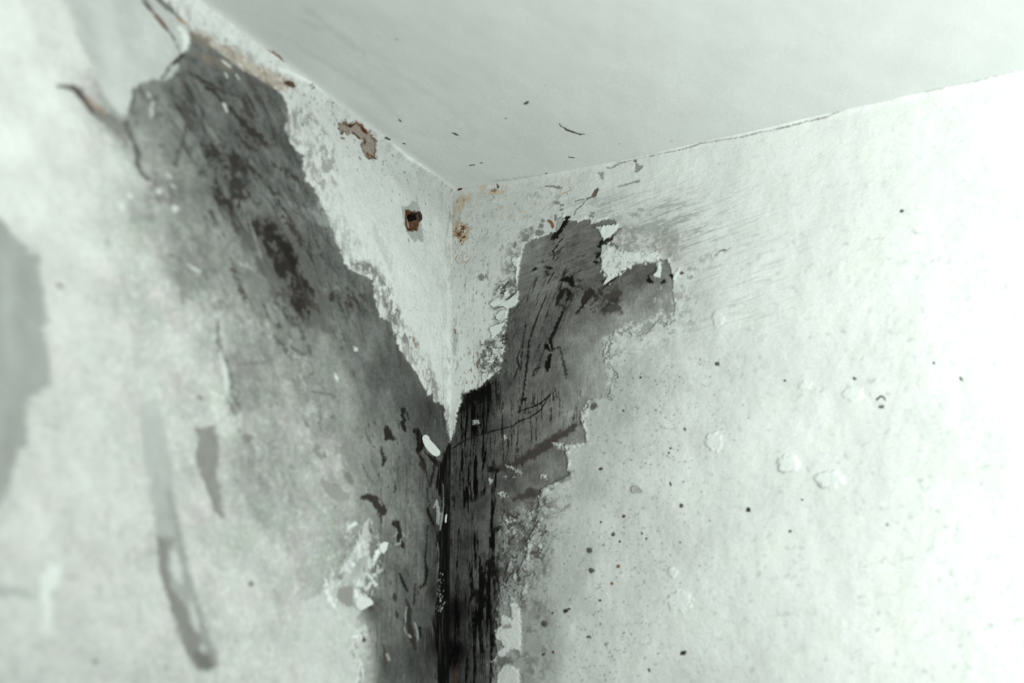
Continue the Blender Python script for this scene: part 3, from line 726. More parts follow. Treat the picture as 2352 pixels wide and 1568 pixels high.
mat_left = node_material('painted_plaster', 0.82, 0.18, 1500)
wall_left = WL.build(mat_left, {
    0: ('wall_left', 'left wall with stained white paint flaking off around a dark bare patch', 'wall'),
    1: ('bare_plaster_patch', 'dark grey bare plaster with black mould, running down into the corner'),
    2: ('crack', 'dark crack along the right edge of the smooth filler sheet'), 3: ('crack', 'thin crack running down from the tip of the filler sheet'),
    4: ('crack', 'thorn-shaped brown crack left of the filler sheet'), 5: ('filler_sheet', 'smooth pale grey filler sheet at the top of the left wall'),
    6: ('bare_plaster_patch', 'pale grey bare patch with ragged edge at the far left'), 7: ('gouge', 'short grey-green gouge in the white paint'),
    8: ('scrape', 'long grey scrape slanting down the white paint'), 9: ('mould_stain', 'black mould streak in the left side of the corner'),
    11: ('rust_stain', 'larger rust bloom with dark brown rims below the ceiling edge'),
    12: ('chipped_hole', 'grey ragged chip in the white coat around the rusty screw'), 13: ('rust_stain', 'brown rusty pocket behind the screw')})

# ------------------------------------------------------------------ the right wall
WR = Surf('wall_right', (0, 1, 0), (0, 0, -1), (1, 0, 0),
          steps([(-2.5, 0.38), (140, 0.42), (170, 0.6), (318, 0.8), (400, 1.4), (430, 4), (560, 30), (1600, 60)]),
          steps([(-2.5, 0.38), (270, 0.42), (292, 0.5), (300, 0.8), (380, 1.0), (400, 3), (440, 12), (600, 40), (1500, 80), (2500, 80)]), 3.75, 3.95)
sl, U, V = WR.full()
R0 = WR.tones([
    (1100, 470, 176), (1200, 440, 184), (1300, 420, 190), (1400, 400, 196), (1550, 380, 200), (1800, 330, 204), (2100, 300, 206), (2300, 250, 206), (1100, 600, 186), (1150, 560, 182), (1080, 700, 192), (1130, 780, 190), (1070, 850, 198),
    (1250, 490, 184), (1400, 470, 182), (1500, 500, 184), (1560, 560, 182), (1450, 560, 170), (1500, 440, 196), (1650, 560, 194), (1600, 700, 186), (1700, 700, 200), (1650, 480, 196), (1750, 500, 200), (1800, 600, 201), (1900, 700, 203), (2100, 600, 206), (2300, 800, 206),
    (1480, 850, 168), (1430, 950, 166), (1540, 830, 188), (1600, 850, 194), (1560, 950, 196), (1480, 1000, 190), (1400, 1050, 176), (1350, 1120, 170), (1480, 1100, 196), (1600, 1100, 202), (1320, 1180, 180), (1400, 1200, 192), (1300, 1280, 176), (1260, 1350, 168),
    (1400, 1350, 196), (1330, 1450, 192), (1240, 1450, 160), (1240, 1540, 158), (1180, 1300, 134), (1210, 1300, 144), (1220, 1390, 152), (1220, 1500, 152), (1190, 1560, 140), (1180, 1440, 140), (1320, 1550, 196), (1450, 1500, 200), (1600, 1400, 203), (1800, 1000, 206), (1800, 1300, 206), (2200, 1300, 208), (2000, 1500, 208), (2300, 1550, 208)], 22)
n1 = fbm(U / 70, V / 90, 5, 403); n3 = fbm(U / 6, V / 6, 3, 421); n4 = fbm(U / 2.6, V / 2.8, 2, 405)
hz = fbm(U / 60 + V / 300, V / 5 + U / 28, 4, 431)           # brush marks lying almost level
amp = np.interp(R0, [150, 185, 203], [14, 9, 3.4]).astype(f32)
R1 = R0 + amp * (0.5 * n1 + 0.5 * n3 + 0.4 * n4 + 0.45 * grit(U / 9, V / 9, 407))
R1 = R1 + np.interp(U[:, 0], [0, WR.T([(1450, 700)])[0][0], WR.T([(1900, 700)])[0][0]], [0, 0, 5]).astype(f32)[:, None]
bz = WR.mask(WR.poly([(1230, 430), (1700, 420), (1850, 560), (1800, 740), (1600, 760), (1560, 560), (1300, 500)]), 60)[3]
tmp = np.zeros(WR.shape, f32); tmp[WR.mask(WR.poly([(1230, 430), (1700, 420), (1850, 560), (1800, 740), (1600, 760), (1560, 560), (1300, 500)]), 60)[0]] = bz
R1 = R1 - tmp * 20 * sstep(0.05, 0.8, hz)
R1 = R1 - 9 * sstep(0.35, 0.8, fbm(U / 14, V / 14, 5, 440)) * sstep(150, 190, R0)
WR.col[:] = np.stack([R1 * 0.98, R1 * 1.0, R1 * 0.978], -1)
yl = sstep(0.0, 0.8, fbm(U / 90, V / 60, 3, 446))[..., None] * sstep(196, 204, R0)[..., None] * 0.5
WR.col *= 1 - yl * np.array([0.0, 0.0, 0.03], f32)
WR.h += 0.5 * n1 + 0.06 * n3 + 0.08 * hz * tmp

PATCH = [(1000, 1030), (1037, 1012), (1046, 975), (1050, 945), (1060, 922), (1077, 898), (1100, 891), (1112, 878), (1132, 862), (1140, 850), (1150, 836), (1158, 800), (1160, 760), (1164, 730), (1168, 706), (1180, 697), (1190, 688), (1191, 674), (1189, 646), (1191, 625), (1196, 596), (1201, 574), (1206, 560), (1218, 550), (1240, 544), (1256, 538), (1266, 532), (1274, 540),
         (1283, 518), (1292, 507), (1306, 504), (1328, 510), (1340, 504), (1354, 503), (1357, 513), (1383, 505), (1398, 503), (1418, 507), (1412, 513), (1385, 518), (1368, 520), (1377, 534), (1385, 549), (1376, 562), (1383, 573), (1377, 587), (1382, 600), (1381, 612), (1385, 624), (1397, 634), (1390, 652),
         (1398, 652), (1418, 634), (1440, 615), (1460, 605), (1485, 602), (1506, 605), (1511, 620), (1506, 636), (1516, 636), (1518, 615), (1514, 595), (1531, 597), (1541, 620), (1546, 646), (1544, 670), (1550, 700), (1553, 730), (1530, 742), (1500, 752), (1470, 770), (1440, 765), (1410, 770), (1390, 790), (1392, 815), (1408, 834), (1411, 872), (1404, 893), (1394, 912),
         (1370, 916), (1356, 922), (1350, 940), (1334, 952), (1332, 968), (1344, 992), (1344, 1015), (1322, 1018), (1296, 1024), (1300, 1040), (1304, 1060), (1302, 1080), (1308, 1087), (1292, 1098), (1272, 1108), (1246, 1120), (1236, 1140), (1232, 1190), (1222, 1225), (1206, 1260), (1180, 1290), (1166, 1330), (1156, 1380), (1150, 1440), (1140, 1500), (1150, 1900), (960, 1900), (985, 1300)]
patch = WR.poly(PATCH, 60)
lowdown = sstep(WR.T([(1240, 1110)])[0][1], WR.T([(1230, 1190)])[0][1], patch[2])
side = sstep(WR.T([(1330, 800)])[0][0], WR.T([(1385, 800)])[0][0], patch[1]) * sstep(WR.T([(1400, 700)])[0][1], WR.T([(1400, 760)])[0][1], patch[2])
rag = np.maximum(lowdown, 0.75 * side)
m = (patch[0], patch[1], patch[2], sstep(-1.1, 1.1, patch[3] + 3.2 * fbm(patch[1] / 6, patch[2] / 6, 4, 450) + 26 * lowdown * grit(patch[1] / 10, patch[2] / 22, 452) + 20 * 0.75 * side * grit(patch[1] / 7, patch[2] / 8, 453)))
dk = WR.tones([(1230, 580, 112), (1220, 640, 108), (1250, 660, 112), (1300, 540, 96), (1340, 540, 92), (1330, 600, 92), (1290, 620, 96), (1360, 580, 96), (1340, 660, 88), (1380, 660, 82), (1390, 690, 92), (1300, 690, 84), (1230, 720, 92), (1200, 720, 84), (1180, 760, 74), (1210, 800, 82), (1260, 760, 84),
               (1320, 760, 106), (1360, 760, 118), (1440, 660, 100), (1470, 640, 92), (1500, 680, 122), (1440, 720, 140), (1530, 700, 134), (1380, 800, 150), (1340, 840, 138), (1390, 880, 146), (1370, 850, 148), (1480, 740, 144), (1300, 850, 106), (1260, 860, 98), (1200, 860, 92), (1160, 880, 76), (1110, 910, 40), (1080, 930, 36), (1180, 930, 98), (1250, 930, 104), (1320, 930, 132),
               (1070, 1000, 66), (1110, 1000, 66), (1100, 1060, 78), (1150, 990, 84), (1200, 1000, 100), (1260, 1020, 108), (1320, 1000, 126), (1200, 1060, 96), (1260, 1080, 112), (1150, 1100, 80), (1180, 1150, 98), (1220, 1150, 112), (1080, 1150, 74), (1060, 1250, 66), (1100, 1250, 86), (1140, 1250, 96), (1190, 1230, 104),
               (1060, 1350, 66), (1100, 1340, 84), (1130, 1350, 74), (1080, 1450, 62), (1110, 1480, 80), (1040, 1400, 20), (1040, 1500, 12), (1080, 1540, 64), (1120, 1540, 92)], 10)
dn = dk[m[0]]
st = fbm(m[1] / 3.6 - m[2] / 70, m[2] / 60, 4, 460)                      # drag marks of a scraper, near upright
dia = fbm((m[1] + 0.42 * m[2]) / 5, (m[2] - 0.42 * m[1]) / 60, 4, 462)   # leaning to the right higher up
lvl = fbm(m[1] / 46, m[2] / 6 + m[1] / 30, 4, 464)
hi = sstep(WR.T([(1250, 720)])[0][1], WR.T([(1250, 640)])[0][1], m[2]) * np.ones_like(m[1])
lo = 1 - hi
dn = dn + 13 * fbm(m[1] / 30, m[2] / 34, 4, 466) + 8 * fbm(m[1] / 5, m[2] / 5, 3, 468) + 9 * grit(m[1] / 8, m[2] / 9, 469) + hi * 11 * lvl + lo * (9 * dia * sstep(900, 1100, m[2] * 0 + 1000) + 9 * st)
WR.blend(m, dn.astype(f32))
WR.h[m[0]] -= 0.6 * m[3]
WR.part(m, 1)
# thin bright lip of coat round the patch
lip = np.exp(-((patch[3] + 3.5) / 3.0) ** 2) * sstep(-0.1, 0.5, fbm(m[1] / 26, m[2] / 26, 3, 470)) * (1 - np.maximum(lowdown, side))
WR.blend((m[0], m[1], m[2], lip * (1 - m[3])), 206, 0.85)
WR.h[m[0]] += 0.3 * lip * (1 - m[3])


halo = (1 - m[3]) * np.exp(-np.maximum(-patch[3], 0) / 34) * sstep(-0.3, 0.5, grit(patch[1] / 7, patch[2] / 8, 474)) * sstep(WR.T([(1290, 900)])[0][0], WR.T([(1370, 900)])[0][0], patch[1]) * sstep(WR.T([(1400, 620)])[0][1], WR.T([(1400, 720)])[0][1], patch[2])
WR.blend((m[0], m[1], m[2], halo), 152, 0.65)


def zone(S, pts, thr, sx, sy, tone, k=0.9, feather=12, seed=500, skew=0.0, soft=0.25, inside=None, depth=0.1, pid=0):
    """Noise-broken growth inside a traced zone; skew leans its grain."""
    f = S.poly(pts)
    mm = S.mask(f, feather, 6, 12, seed)
    n = grit((f[1] + skew * f[2]) / sx, (f[2] - skew * f[1]) / sy, seed + 1)
    a = mm[3] * sstep(thr, thr + soft, n)
    S.blend((f[0], f[1], f[2], a), tone, k)
    S.h[f[0]] -= depth * a
    if pid:
        S.lab[f[0]][(a > 0.5)] = pid
    return f, a


# black mould in the scraper marks
zone(WR, [(1050, 960), (1066, 915), (1110, 885), (1140, 870), (1150, 900), (1120, 960), (1120, 1040), (1118, 1130), (1060, 1160), (1045, 1060)], -0.05, 3.4, 50, 6, 0.95, 8, 500)
zone(WR, [(1045, 1040), (1120, 1000), (1160, 1160), (1150, 1300), (1140, 1420), (1110, 1900), (1030, 1900), (1035, 1300)], 0.12, 3.6, 60, 8, 0.95, 8, 504)
zone(WR, [(1100, 870), (1180, 840), (1200, 900), (1330, 890), (1320, 980), (1240, 1010), (1200, 1120), (1130, 1120), (1110, 1000)], 0.26, 2.4, 24, 28, 0.8, 14, 508)
zone(WR, [(1165, 740), (1230, 640), (1290, 600), (1320, 660), (1290, 740), (1270, 860), (1170, 870)], 0.30, 3.4, 60, 26, 0.85, 12, 512, 0.4)
zone(WR, [(1060, 905), (1090, 896), (1118, 880), (1124, 905), (1100, 928), (1066, 935)], -0.5, 8, 8, 10, 0.92, 5, 516)
zone(WR, [(1290, 600), (1320, 640), (1345, 640), (1420, 640), (1425, 720), (1370, 712), (1320, 720), (1280, 750), (1276, 700)], 0.22, 7, 10, 38, 0.85, 8, 520, 0.4)
zone(WR, [(1250, 560), (1330, 545), (1380, 560), (1370, 620), (1300, 640), (1220, 640)], 0.36, 12, 4.5, 48, 0.75, 12, 524, -0.35)
zone(WR, [(1420, 600), (1500, 600), (1500, 640), (1450, 660), (1420, 650)], 0.0, 9, 9, 74, 0.7, 8, 528)
zone(WR, [(1340, 640), (1420, 640), (1430, 720), (1360, 700)], 0.1, 6, 5, 58, 0.75, 8, 532)
zone(WR, [(1160, 1180), (1230, 1170), (1230, 1280), (1170, 1340), (1150, 1300)], 0.1, 6, 9, 62, 0.8, 10, 536)
zone(WR, [(1100, 1290), (1140, 1270), (1150, 1360), (1100, 1400), (1080, 1350)], 0.0, 7, 22, 16, 0.9, 8, 540)
zone(WR, [(1350, 780), (1410, 780), (1410, 900), (1380, 920)], 0.3, 5, 8, 100, 0.6, 10, 544)
for i, (pts, t) in enumerate((
        ([(1283, 505, 3), (1298, 498, 8), (1304, 500, 6)], 22), ([(1270, 545, 10), (1276, 540, 14), (1283, 532, 10), (1296, 512, 9), (1305, 500, 9)], 20), ([(1292, 640, 10), (1308, 638, 14), (1313, 650, 12), (1316, 655, 6)], 18), ([(1220, 622, 3), (1228, 618, 7)], 20), ([(1252, 612, 4), (1260, 615, 7), (1268, 616, 3)], 20), ([(1254, 622, 4), (1256, 628, 8)], 44),  # first two strokes: shadow gap beside the curled chip, painted black
        ([(1300, 660, 4), (1306, 672, 8), (1300, 690, 4)], 24), ([(1276, 700, 4), (1284, 680, 14), (1292, 666, 12)], 30), ([(1268, 800, 6), (1262, 780, 7), (1280, 740, 7), (1292, 715, 5)], 20), ([(1250, 790, 3), (1254, 795, 12), (1262, 803, 4)], 10), ([(1256, 848, 8), (1257, 835, 12), (1262, 815, 7)], 14), ([(1222, 862, 3), (1228, 848, 4), (1240, 842, 3)], 30),
        ([(1286, 800, 3), (1292, 825, 5), (1298, 856, 6), (1300, 866, 4)], 52), ([(1264, 805, 3), (1278, 798, 4), (1286, 798, 3)], 44), ([(1206, 740, 3), (1200, 790, 3), (1194, 850, 3), (1186, 820, 3)], 30), ([(1215, 782, 3), (1210, 830, 5), (1204, 880, 4), (1200, 902, 3)], 24), ([(1196, 916, 6), (1204, 916, 8)], 20), ([(1190, 945, 4), (1197, 920, 5), (1200, 905, 3)], 26),
        ([(1336, 692, 8), (1350, 676, 18), (1356, 668, 14), (1366, 680, 6)], 40), ([(1322, 720, 4), (1340, 698, 8), (1350, 684, 6)], 34), ([(1376, 564, 8), (1384, 556, 14), (1394, 552, 16), (1404, 548, 10)], 18), ([(1370, 590, 6), (1374, 583, 10)], 22), ([(1366, 600, 7), (1370, 602, 6)], 24), ([(1404, 544, 6), (1416, 530, 12), (1424, 526, 6)], 62), ([(1404, 560, 8), (1414, 570, 12), (1424, 574, 6)], 66),
        ([(1488, 632, 4), (1490, 644, 10), (1496, 646, 6)], 16), ([(1520, 647, 5), (1524, 645, 8)], 20), ([(1540, 630, 5), (1545, 636, 8)], 24), ([(1564, 628, 4), (1567, 626, 6)], 60), ([(1392, 655, 3), (1400, 648, 7), (1412, 640, 4), (1430, 622, 3)], 36), ([(1378, 700, 3), (1392, 678, 10), (1412, 676, 16), (1424, 672, 10)], 62), ([(1398, 706, 10), (1410, 704, 18), (1422, 706, 8)], 70))):
    mould(WR, pts, t, False, 0.95, 3, 5, 1.6, 600 + i)
# brush-dark stains sweeping to the lower left, fine cracks
for i, (pts, t, k) in enumerate((([(1335, 966, 5), (1322, 975, 10), (1300, 990, 13), (1275, 1004, 16), (1255, 1020, 22), (1230, 1034, 22), (1205, 1050, 18), (1180, 1064, 12), (1150, 1074, 14), (1135, 1075, 8)], 58, 0.9), ([(1310, 1088, 10), (1295, 1096, 13), (1272, 1108, 10)], 92, 0.75),
                                 ([(1240, 1128, 14), (1215, 1132, 20), (1195, 1140, 14), (1176, 1148, 4)], 60, 0.85), ([(1122, 1072, 8), (1128, 1076, 12), (1140, 1080, 5)], 20, 0.95), ([(1356, 932, 12), (1362, 932, 14), (1368, 930, 5)], 70, 0.85))):
    mm = WR.dark(pts, t, False, 4, 6, 12, k, 0.2, 640 + i)
CRK = [([(1036, 1030, 2), (1062, 1012, 2.5), (1090, 1000, 2.5), (1120, 992, 3), (1150, 984, 2.5), (1175, 978, 2.5), (1190, 966, 2.5), (1215, 958, 2.5), (1240, 940, 3), (1262, 904, 2.5), (1240, 925, 4), (1215, 935, 2.5), (1182, 946, 2)], 28, 2),
       ([(1268, 575, 3), (1276, 568, 3), (1282, 556, 2), (1292, 545, 2)], 34, 0), ([(1268, 575, 2.5), (1272, 588, 2.5), (1268, 596, 2)], 34, 0), ([(1270, 578, 2), (1280, 592, 2), (1270, 602, 2)], 60, 0), ([(1292, 620, 1.5), (1290, 640, 1.5), (1284, 660, 1.5)], 60, 0),
       ([(1318, 492, 2.5), (1322, 482, 3), (1335, 472, 2.5), (1346, 458, 2), (1358, 452, 2.5), (1366, 438, 5), (1371, 436, 7), (1366, 450, 4), (1352, 454, 2), (1320, 462, 1.5)], 96, 3), ([(1204, 680, 1.5), (1160, 735, 1.5)], 70, 0), ([(1270, 625, 2.5), (1256, 650, 2.5)], 40, 0)]
for i, (pts, t, pid) in enumerate(CRK):
    mm = WR.dark(pts, t, False, 1.0, 1.4, 6, 0.95, 0.4, 660 + i)
    if pid:
        WR.part(mm, pid)
WR.dark([(1362, 452, 4), (1368, 440, 9), (1372, 434, 5)], 80, False, 1.5, 1, 4, 0.9)
WR.dark([(1361, 450, 2), (1366, 442, 5)], (128, 88, 72), False, 1.5, 1, 4, 0.7)
WR.dark([(1046, 1535, 3), (1044, 1550, 6), (1045, 1575, 5)], (92, 56, 30), False, 2, 2, 5, 0.7)
# rough grey-brown plaster between the corner coat and the patch
for i, (pts, thr, t, k) in enumerate((
        ([(1150, 640), (1190, 640), (1190, 690), (1160, 720), (1125, 700), (1130, 670)], -0.25, 88, 0.85), ([(1100, 784), (1140, 782), (1165, 740), (1168, 830), (1140, 860), (1110, 860), (1096, 840)], -0.35, 84, 0.9), ([(1150, 720), (1170, 715), (1165, 780), (1130, 770), (1120, 745)], -0.2, 90, 0.8),
        ([(1170, 560), (1200, 570), (1190, 625), (1165, 640), (1152, 615)], -0.15, 128, 0.8), ([(1195, 530), (1225, 530), (1215, 552), (1198, 556)], -0.4, 106, 0.85), ([(1160, 600), (1185, 605), (1186, 625), (1160, 630)], -0.2, 108, 0.8),
        ([(1210, 420), (1420, 470), (1540, 500), (1560, 520), (1420, 500), (1290, 500), (1200, 520), (1180, 470)], 0.25, 150, 0.65),
        ([(1385, 520), (1440, 515), (1560, 530), (1560, 600), (1500, 600), (1420, 590), (1390, 560)], -0.25, 128, 0.75), ([(1400, 500), (1560, 470), (1540, 500), (1420, 515)], 0.15, 140, 0.7),
        ([(1230, 1120), (1300, 1100), (1310, 1160), (1260, 1260), (1260, 1480), (1200, 1900), (1160, 1900), (1160, 1340), (1220, 1240)], 0.0, 100, 0.6), ([(1230, 1140), (1290, 1130), (1290, 1190), (1240, 1190)], -0.2, 116, 0.6))):
    zone(WR, pts, thr, 7, 7, t, k, 10, 680 + 4 * i, 0, 0.6)
zone(WR, [(1100, 784), (1140, 782), (1165, 750), (1168, 830), (1140, 862), (1110, 860), (1096, 840)], 0.3, 5, 5, 40, 0.8, 5, 730)
zone(WR, [(1110, 830), (1150, 845), (1140, 866), (1112, 866)], 0.1, 4, 4, 186, 0.85, 4, 733)
zone(WR, [(1140, 640), (1190, 650), (1188, 700), (1130, 690)], 0.3, 4, 4, 46, 0.85, 5, 736)
# level scuffs at the top right of the patch
zone(WR, [(1340, 460), (1500, 440), (1620, 480), (1660, 560), (1580, 600), (1540, 560), (1400, 500)], 0.12, 60, 5, 142, 0.75, 16, 740, -0.12)
# grey drops with paint between them
for i, (x, y, rx, ry) in enumerate(((1219, 524, 9, 7), (1207, 528, 5, 8), (1242, 519, 10, 12), (1238, 534, 20, 12), (1246, 508, 6, 4), (1206, 548, 14, 13), (1276, 500, 7, 14), (1278, 465, 12, 7), (1290, 470, 8, 5), (1245, 505, 7, 5), (1105, 637, 12, 14), (1290, 481, 8, 5), (1358, 495, 12, 6), (1182, 562, 8, 14), (1360, 489, 10, 5), (1454, 492, 20, 7), (1470, 480, 14, 6), (1555, 620, 5, 5), (1568, 660, 10, 6), (1584, 636, 12, 8), (1566, 656, 7, 7), (1563, 675, 7, 6), (1563, 683, 6, 5), (1582, 671, 6, 7), (1560, 725, 11, 12), (1583, 737, 9, 6), (1572, 724, 4, 4), (1576, 715, 5, 4))):
    P = [(x + rx * 0.6 * math.cos(t * math.pi / 4), y + ry * 0.6 * math.sin(t * math.pi / 4)) for t in range(8)]
    WR.dark(P, 112 if x < 1400 else 146, True, 1.4, 3, 4, 0.9, 0.2, 750 + i)
# lacy, perforated edge on the right of the patch: white net with grey cells
zn = WR.poly([(1380, 590), (1400, 560), (1440, 580), (1510, 580), (1515, 600), (1460, 604), (1420, 630), (1395, 640), (1380, 620)])
wm = WR.mask(zn, 1.6, 8, 7, 780)
WR.blend(wm, (196 + 7 * fbm(wm[1] / 7, wm[2] / 7, 3, 781)).astype(f32), 0.95)
WR.blend((wm[0], wm[1], wm[2], wm[3] * sstep(0.12, 0.5, grit(wm[1] / 5, wm[2] / 6, 783))), 142, 0.7)
WR.h[wm[0]] += 0.4 * wm[3]
WR.lab[wm[0]][wm[3] > 0.5] = 0
for pts in ([(1384, 516), (1398, 518), (1420, 515), (1416, 530), (1404, 542), (1386, 552), (1378, 532)], [(1392, 632), (1410, 632), (1404, 640), (1394, 648), (1388, 656)], [(1506, 604, ), (1517, 604), (1516, 634), (1502, 636), (1510, 624)], [(1546, 632), (1560, 615), (1556, 634), (1544, 650)]):
    wm = WR.mask(WR.poly(pts), 1.0, 2, 5, 785)
    WR.blend(wm, 204, 0.97); WR.h[wm[0]] += 0.4 * wm[3]; WR.lab[wm[0]][wm[3] > 0.5] = 0
lace = WR.poly([(1390, 780), (1420, 745), (1480, 735), (1545, 700), (1550, 650), (1575, 640), (1600, 690), (1590, 760), (1520, 800), (1440, 820), (1410, 900), (1395, 900), (1392, 820)])
lm = WR.mask(lace, 7, 8, 12, 790)
cells = grit(lace[1] / 6.0, lace[2] / 6.0, 791)
WR.blend((lace[0], lace[1], lace[2], lm[3] * sstep(-0.1, 0.15, cells)), 190, 0.85)
WR.blend((lace[0], lace[1], lace[2], lm[3] * sstep(0.3, 0.55, grit(lace[1] / 6.0, lace[2] / 7.0, 795))), 138, 0.75)
zone(WR, [(1550, 640), (1620, 660), (1610, 780), (1540, 800), (1400, 900), (1420, 960), (1500, 930), (1480, 840), (1560, 800)], 0.05, 7, 6, 158, 0.5, 20, 800)
zone(WR, [(1500, 520), (1570, 530), (1560, 590), (1530, 590), (1510, 560)], -0.3, 10, 10, 136, 0.6, 14, 804)
zone(WR, [(1570, 600), (1640, 580), (1620, 620), (1580, 640)], 0.1, 4, 4, 140, 0.7, 10, 806)
WR.dark([(1645, 586, 6), (1652, 578, 6), (1660, 574, 3), (1666, 578, 4), (1680, 568, 2)], 140, False, 1.5, 2, 5, 0.85)
WR.dark([(1655, 577, 2), (1660, 574, 3), (1668, 574, 2)], 70, False, 1, 1, 4, 0.8)
RP = [(1148, 1180), (1200, 1160), (1260, 1140), (1280, 1230), (1240, 1330), (1200, 1400), (1150, 1390), (1142, 1280)]
zone(WR, RP, -0.05, 8, 9, 146, 0.8, 16, 960, 0.3, 0.4, depth=-0.4)
zone(WR, RP, 0.22, 5, 6, 66, 0.8, 14, 964, 0.3, 0.25)
zone(WR, RP, 0.3, 5, 6, 186, 0.75, 14, 968, 0.3, 0.3, depth=-0.4)
zone(WR, [(1200, 1380), (1260, 1340), (1290, 1900), (1190, 1900)], 0.1, 8, 16, 128, 0.55, 14, 972, 0.2, 0.4)
zone(WR, [(1140, 1380), (1170, 1370), (1170, 1900), (1120, 1900), (1130, 1480)], 0.1, 8, 12, 112, 0.7, 12, 976, 0.1, 0.4)
# white crusts left on the lower patch
for i, (pts, pid) in enumerate((([(1264, 1014), (1284, 1016), (1296, 1022), (1320, 1016), (1340, 1018), (1330, 1030), (1310, 1034), (1304, 1046), (1288, 1032), (1270, 1024)], 5), ([(1338, 940), (1352, 915), (1360, 925), (1350, 945), (1350, 962), (1340, 978), (1334, 966), (1332, 950)], 5),
                                ([(1160, 1068), (1174, 1070), (1186, 1078), (1200, 1082), (1192, 1094), (1176, 1096), (1188, 1088), (1180, 1078), (1166, 1074)], 5), ([(1240, 1088), (1256, 1090), (1254, 1100), (1240, 1098)], 5), ([(1155, 1094, ), (1164, 1094), (1160, 1100)], 5),
                                ([(1172, 1386), (1184, 1384), (1194, 1400), (1197, 1440), (1196, 1495), (1186, 1490), (1172, 1492), (1150, 1512), (1128, 1520), (1142, 1496), (1160, 1484), (1140, 1466), (1134, 1448), (1152, 1436), (1150, 1410), (1176, 1420)], 6), ([(1158, 1522), (1172, 1526), (1192, 1536), (1194, 1560), (1180, 1900), (1130, 1900), (1142, 1550)], 6),
                                ([(1208, 1245), (1228, 1230), (1218, 1262), (1216, 1288), (1206, 1290), (1212, 1262)], 5), ([(1150, 1190), (1172, 1186), (1184, 1196), (1168, 1200), (1158, 1206)], 5), ([(1140, 1130), (1160, 1128), (1166, 1140), (1150, 1144)], 5), ([(1240, 1124), (1262, 1120), (1256, 1136), (1244, 1140)], 5),
                                ([(1122, 1100), (1130, 1098), (1134, 1110), (1124, 1112)], 5), ([(1155, 1000), (1161, 994), (1162, 1008), (1158, 1014)], 5), ([(1083, 965), (1098, 962), (1100, 972), (1086, 974)], 5))):
    wm = WR.mask(WR.poly(pts), 1.4, 3.5, 5, 810 + i)
    if pid == 5:
        wm = (wm[0], wm[1], wm[2], wm[3] * sstep(-0.45, -0.1, grit(wm[1] / 4, wm[2] / 4, 812 + i)))
    big = pid == 6
    WR.blend(wm, ((200 if big else 184) + (5 if big else 16) * fbm(wm[1] / 5, wm[2] / 5, 3, 830)).astype(f32), 0.95 if big else 0.88); WR.h[wm[0]] += 0.6 * wm[3] + (0.08 if big else 0.4) * wm[3] * fbm(wm[1] / 5, wm[2] / 5, 3, 832)
    WR.part(wm, pid)
for i, (pts, t) in enumerate((([(1155, 1180), (1190, 1176), (1196, 1196), (1180, 1206), (1156, 1204)], 58), ([(1140, 1120), (1166, 1118), (1168, 1142), (1146, 1146)], 60), ([(1134, 1210), (1150, 1206), (1152, 1218), (1138, 1220)], 20))):
    zone(WR, pts, 0.1, 4, 4, t, 0.85, 4, 840 + 3 * i)
WR.dark([(1160, 1440, 7), (1172, 1438, 9)], 128, False, 2, 2, 4, 0.8)
WR.dark([(1145, 1505, 3), (1150, 1520, 18), (1166, 1516, 14), (1176, 1520, 6)], 96, False, 3, 4, 6, 0.8)
# white lumps on the crust beside the corner coat
for i, pts in enumerate(([(1130, 690), (1142, 685), (1165, 690), (1184, 680), (1191, 690), (1180, 704), (1166, 708), (1150, 700), (1132, 702)], [(1142, 720), (1158, 712), (1164, 716), (1164, 728), (1154, 737), (1142, 734), (1136, 722)], [(1156, 672), (1162, 670), (1166, 678), (1158, 681)], [(1178, 590), (1194, 592), (1192, 618), (1188, 650), (1184, 640), (1188, 620), (1176, 600)], [(1124, 752), (1160, 738), (1150, 762), (1130, 776)])):
    wm = WR.mask(WR.poly(pts), 1.2, 2.5, 5, 850 + i)
    WR.blend(wm, 200, 0.95); WR.h[wm[0]] += 0.8 * wm[3]; WR.part(wm, 7 if i < 2 else 0)
WR.dark([(1135, 697, 3), (1150, 698, 4), (1160, 696, 2)], 96, False, 1, 1, 3, 0.8)
WR.dark([(1136, 708, 8), (1146, 706, 9)], 112, False, 2, 2, 4, 0.8)
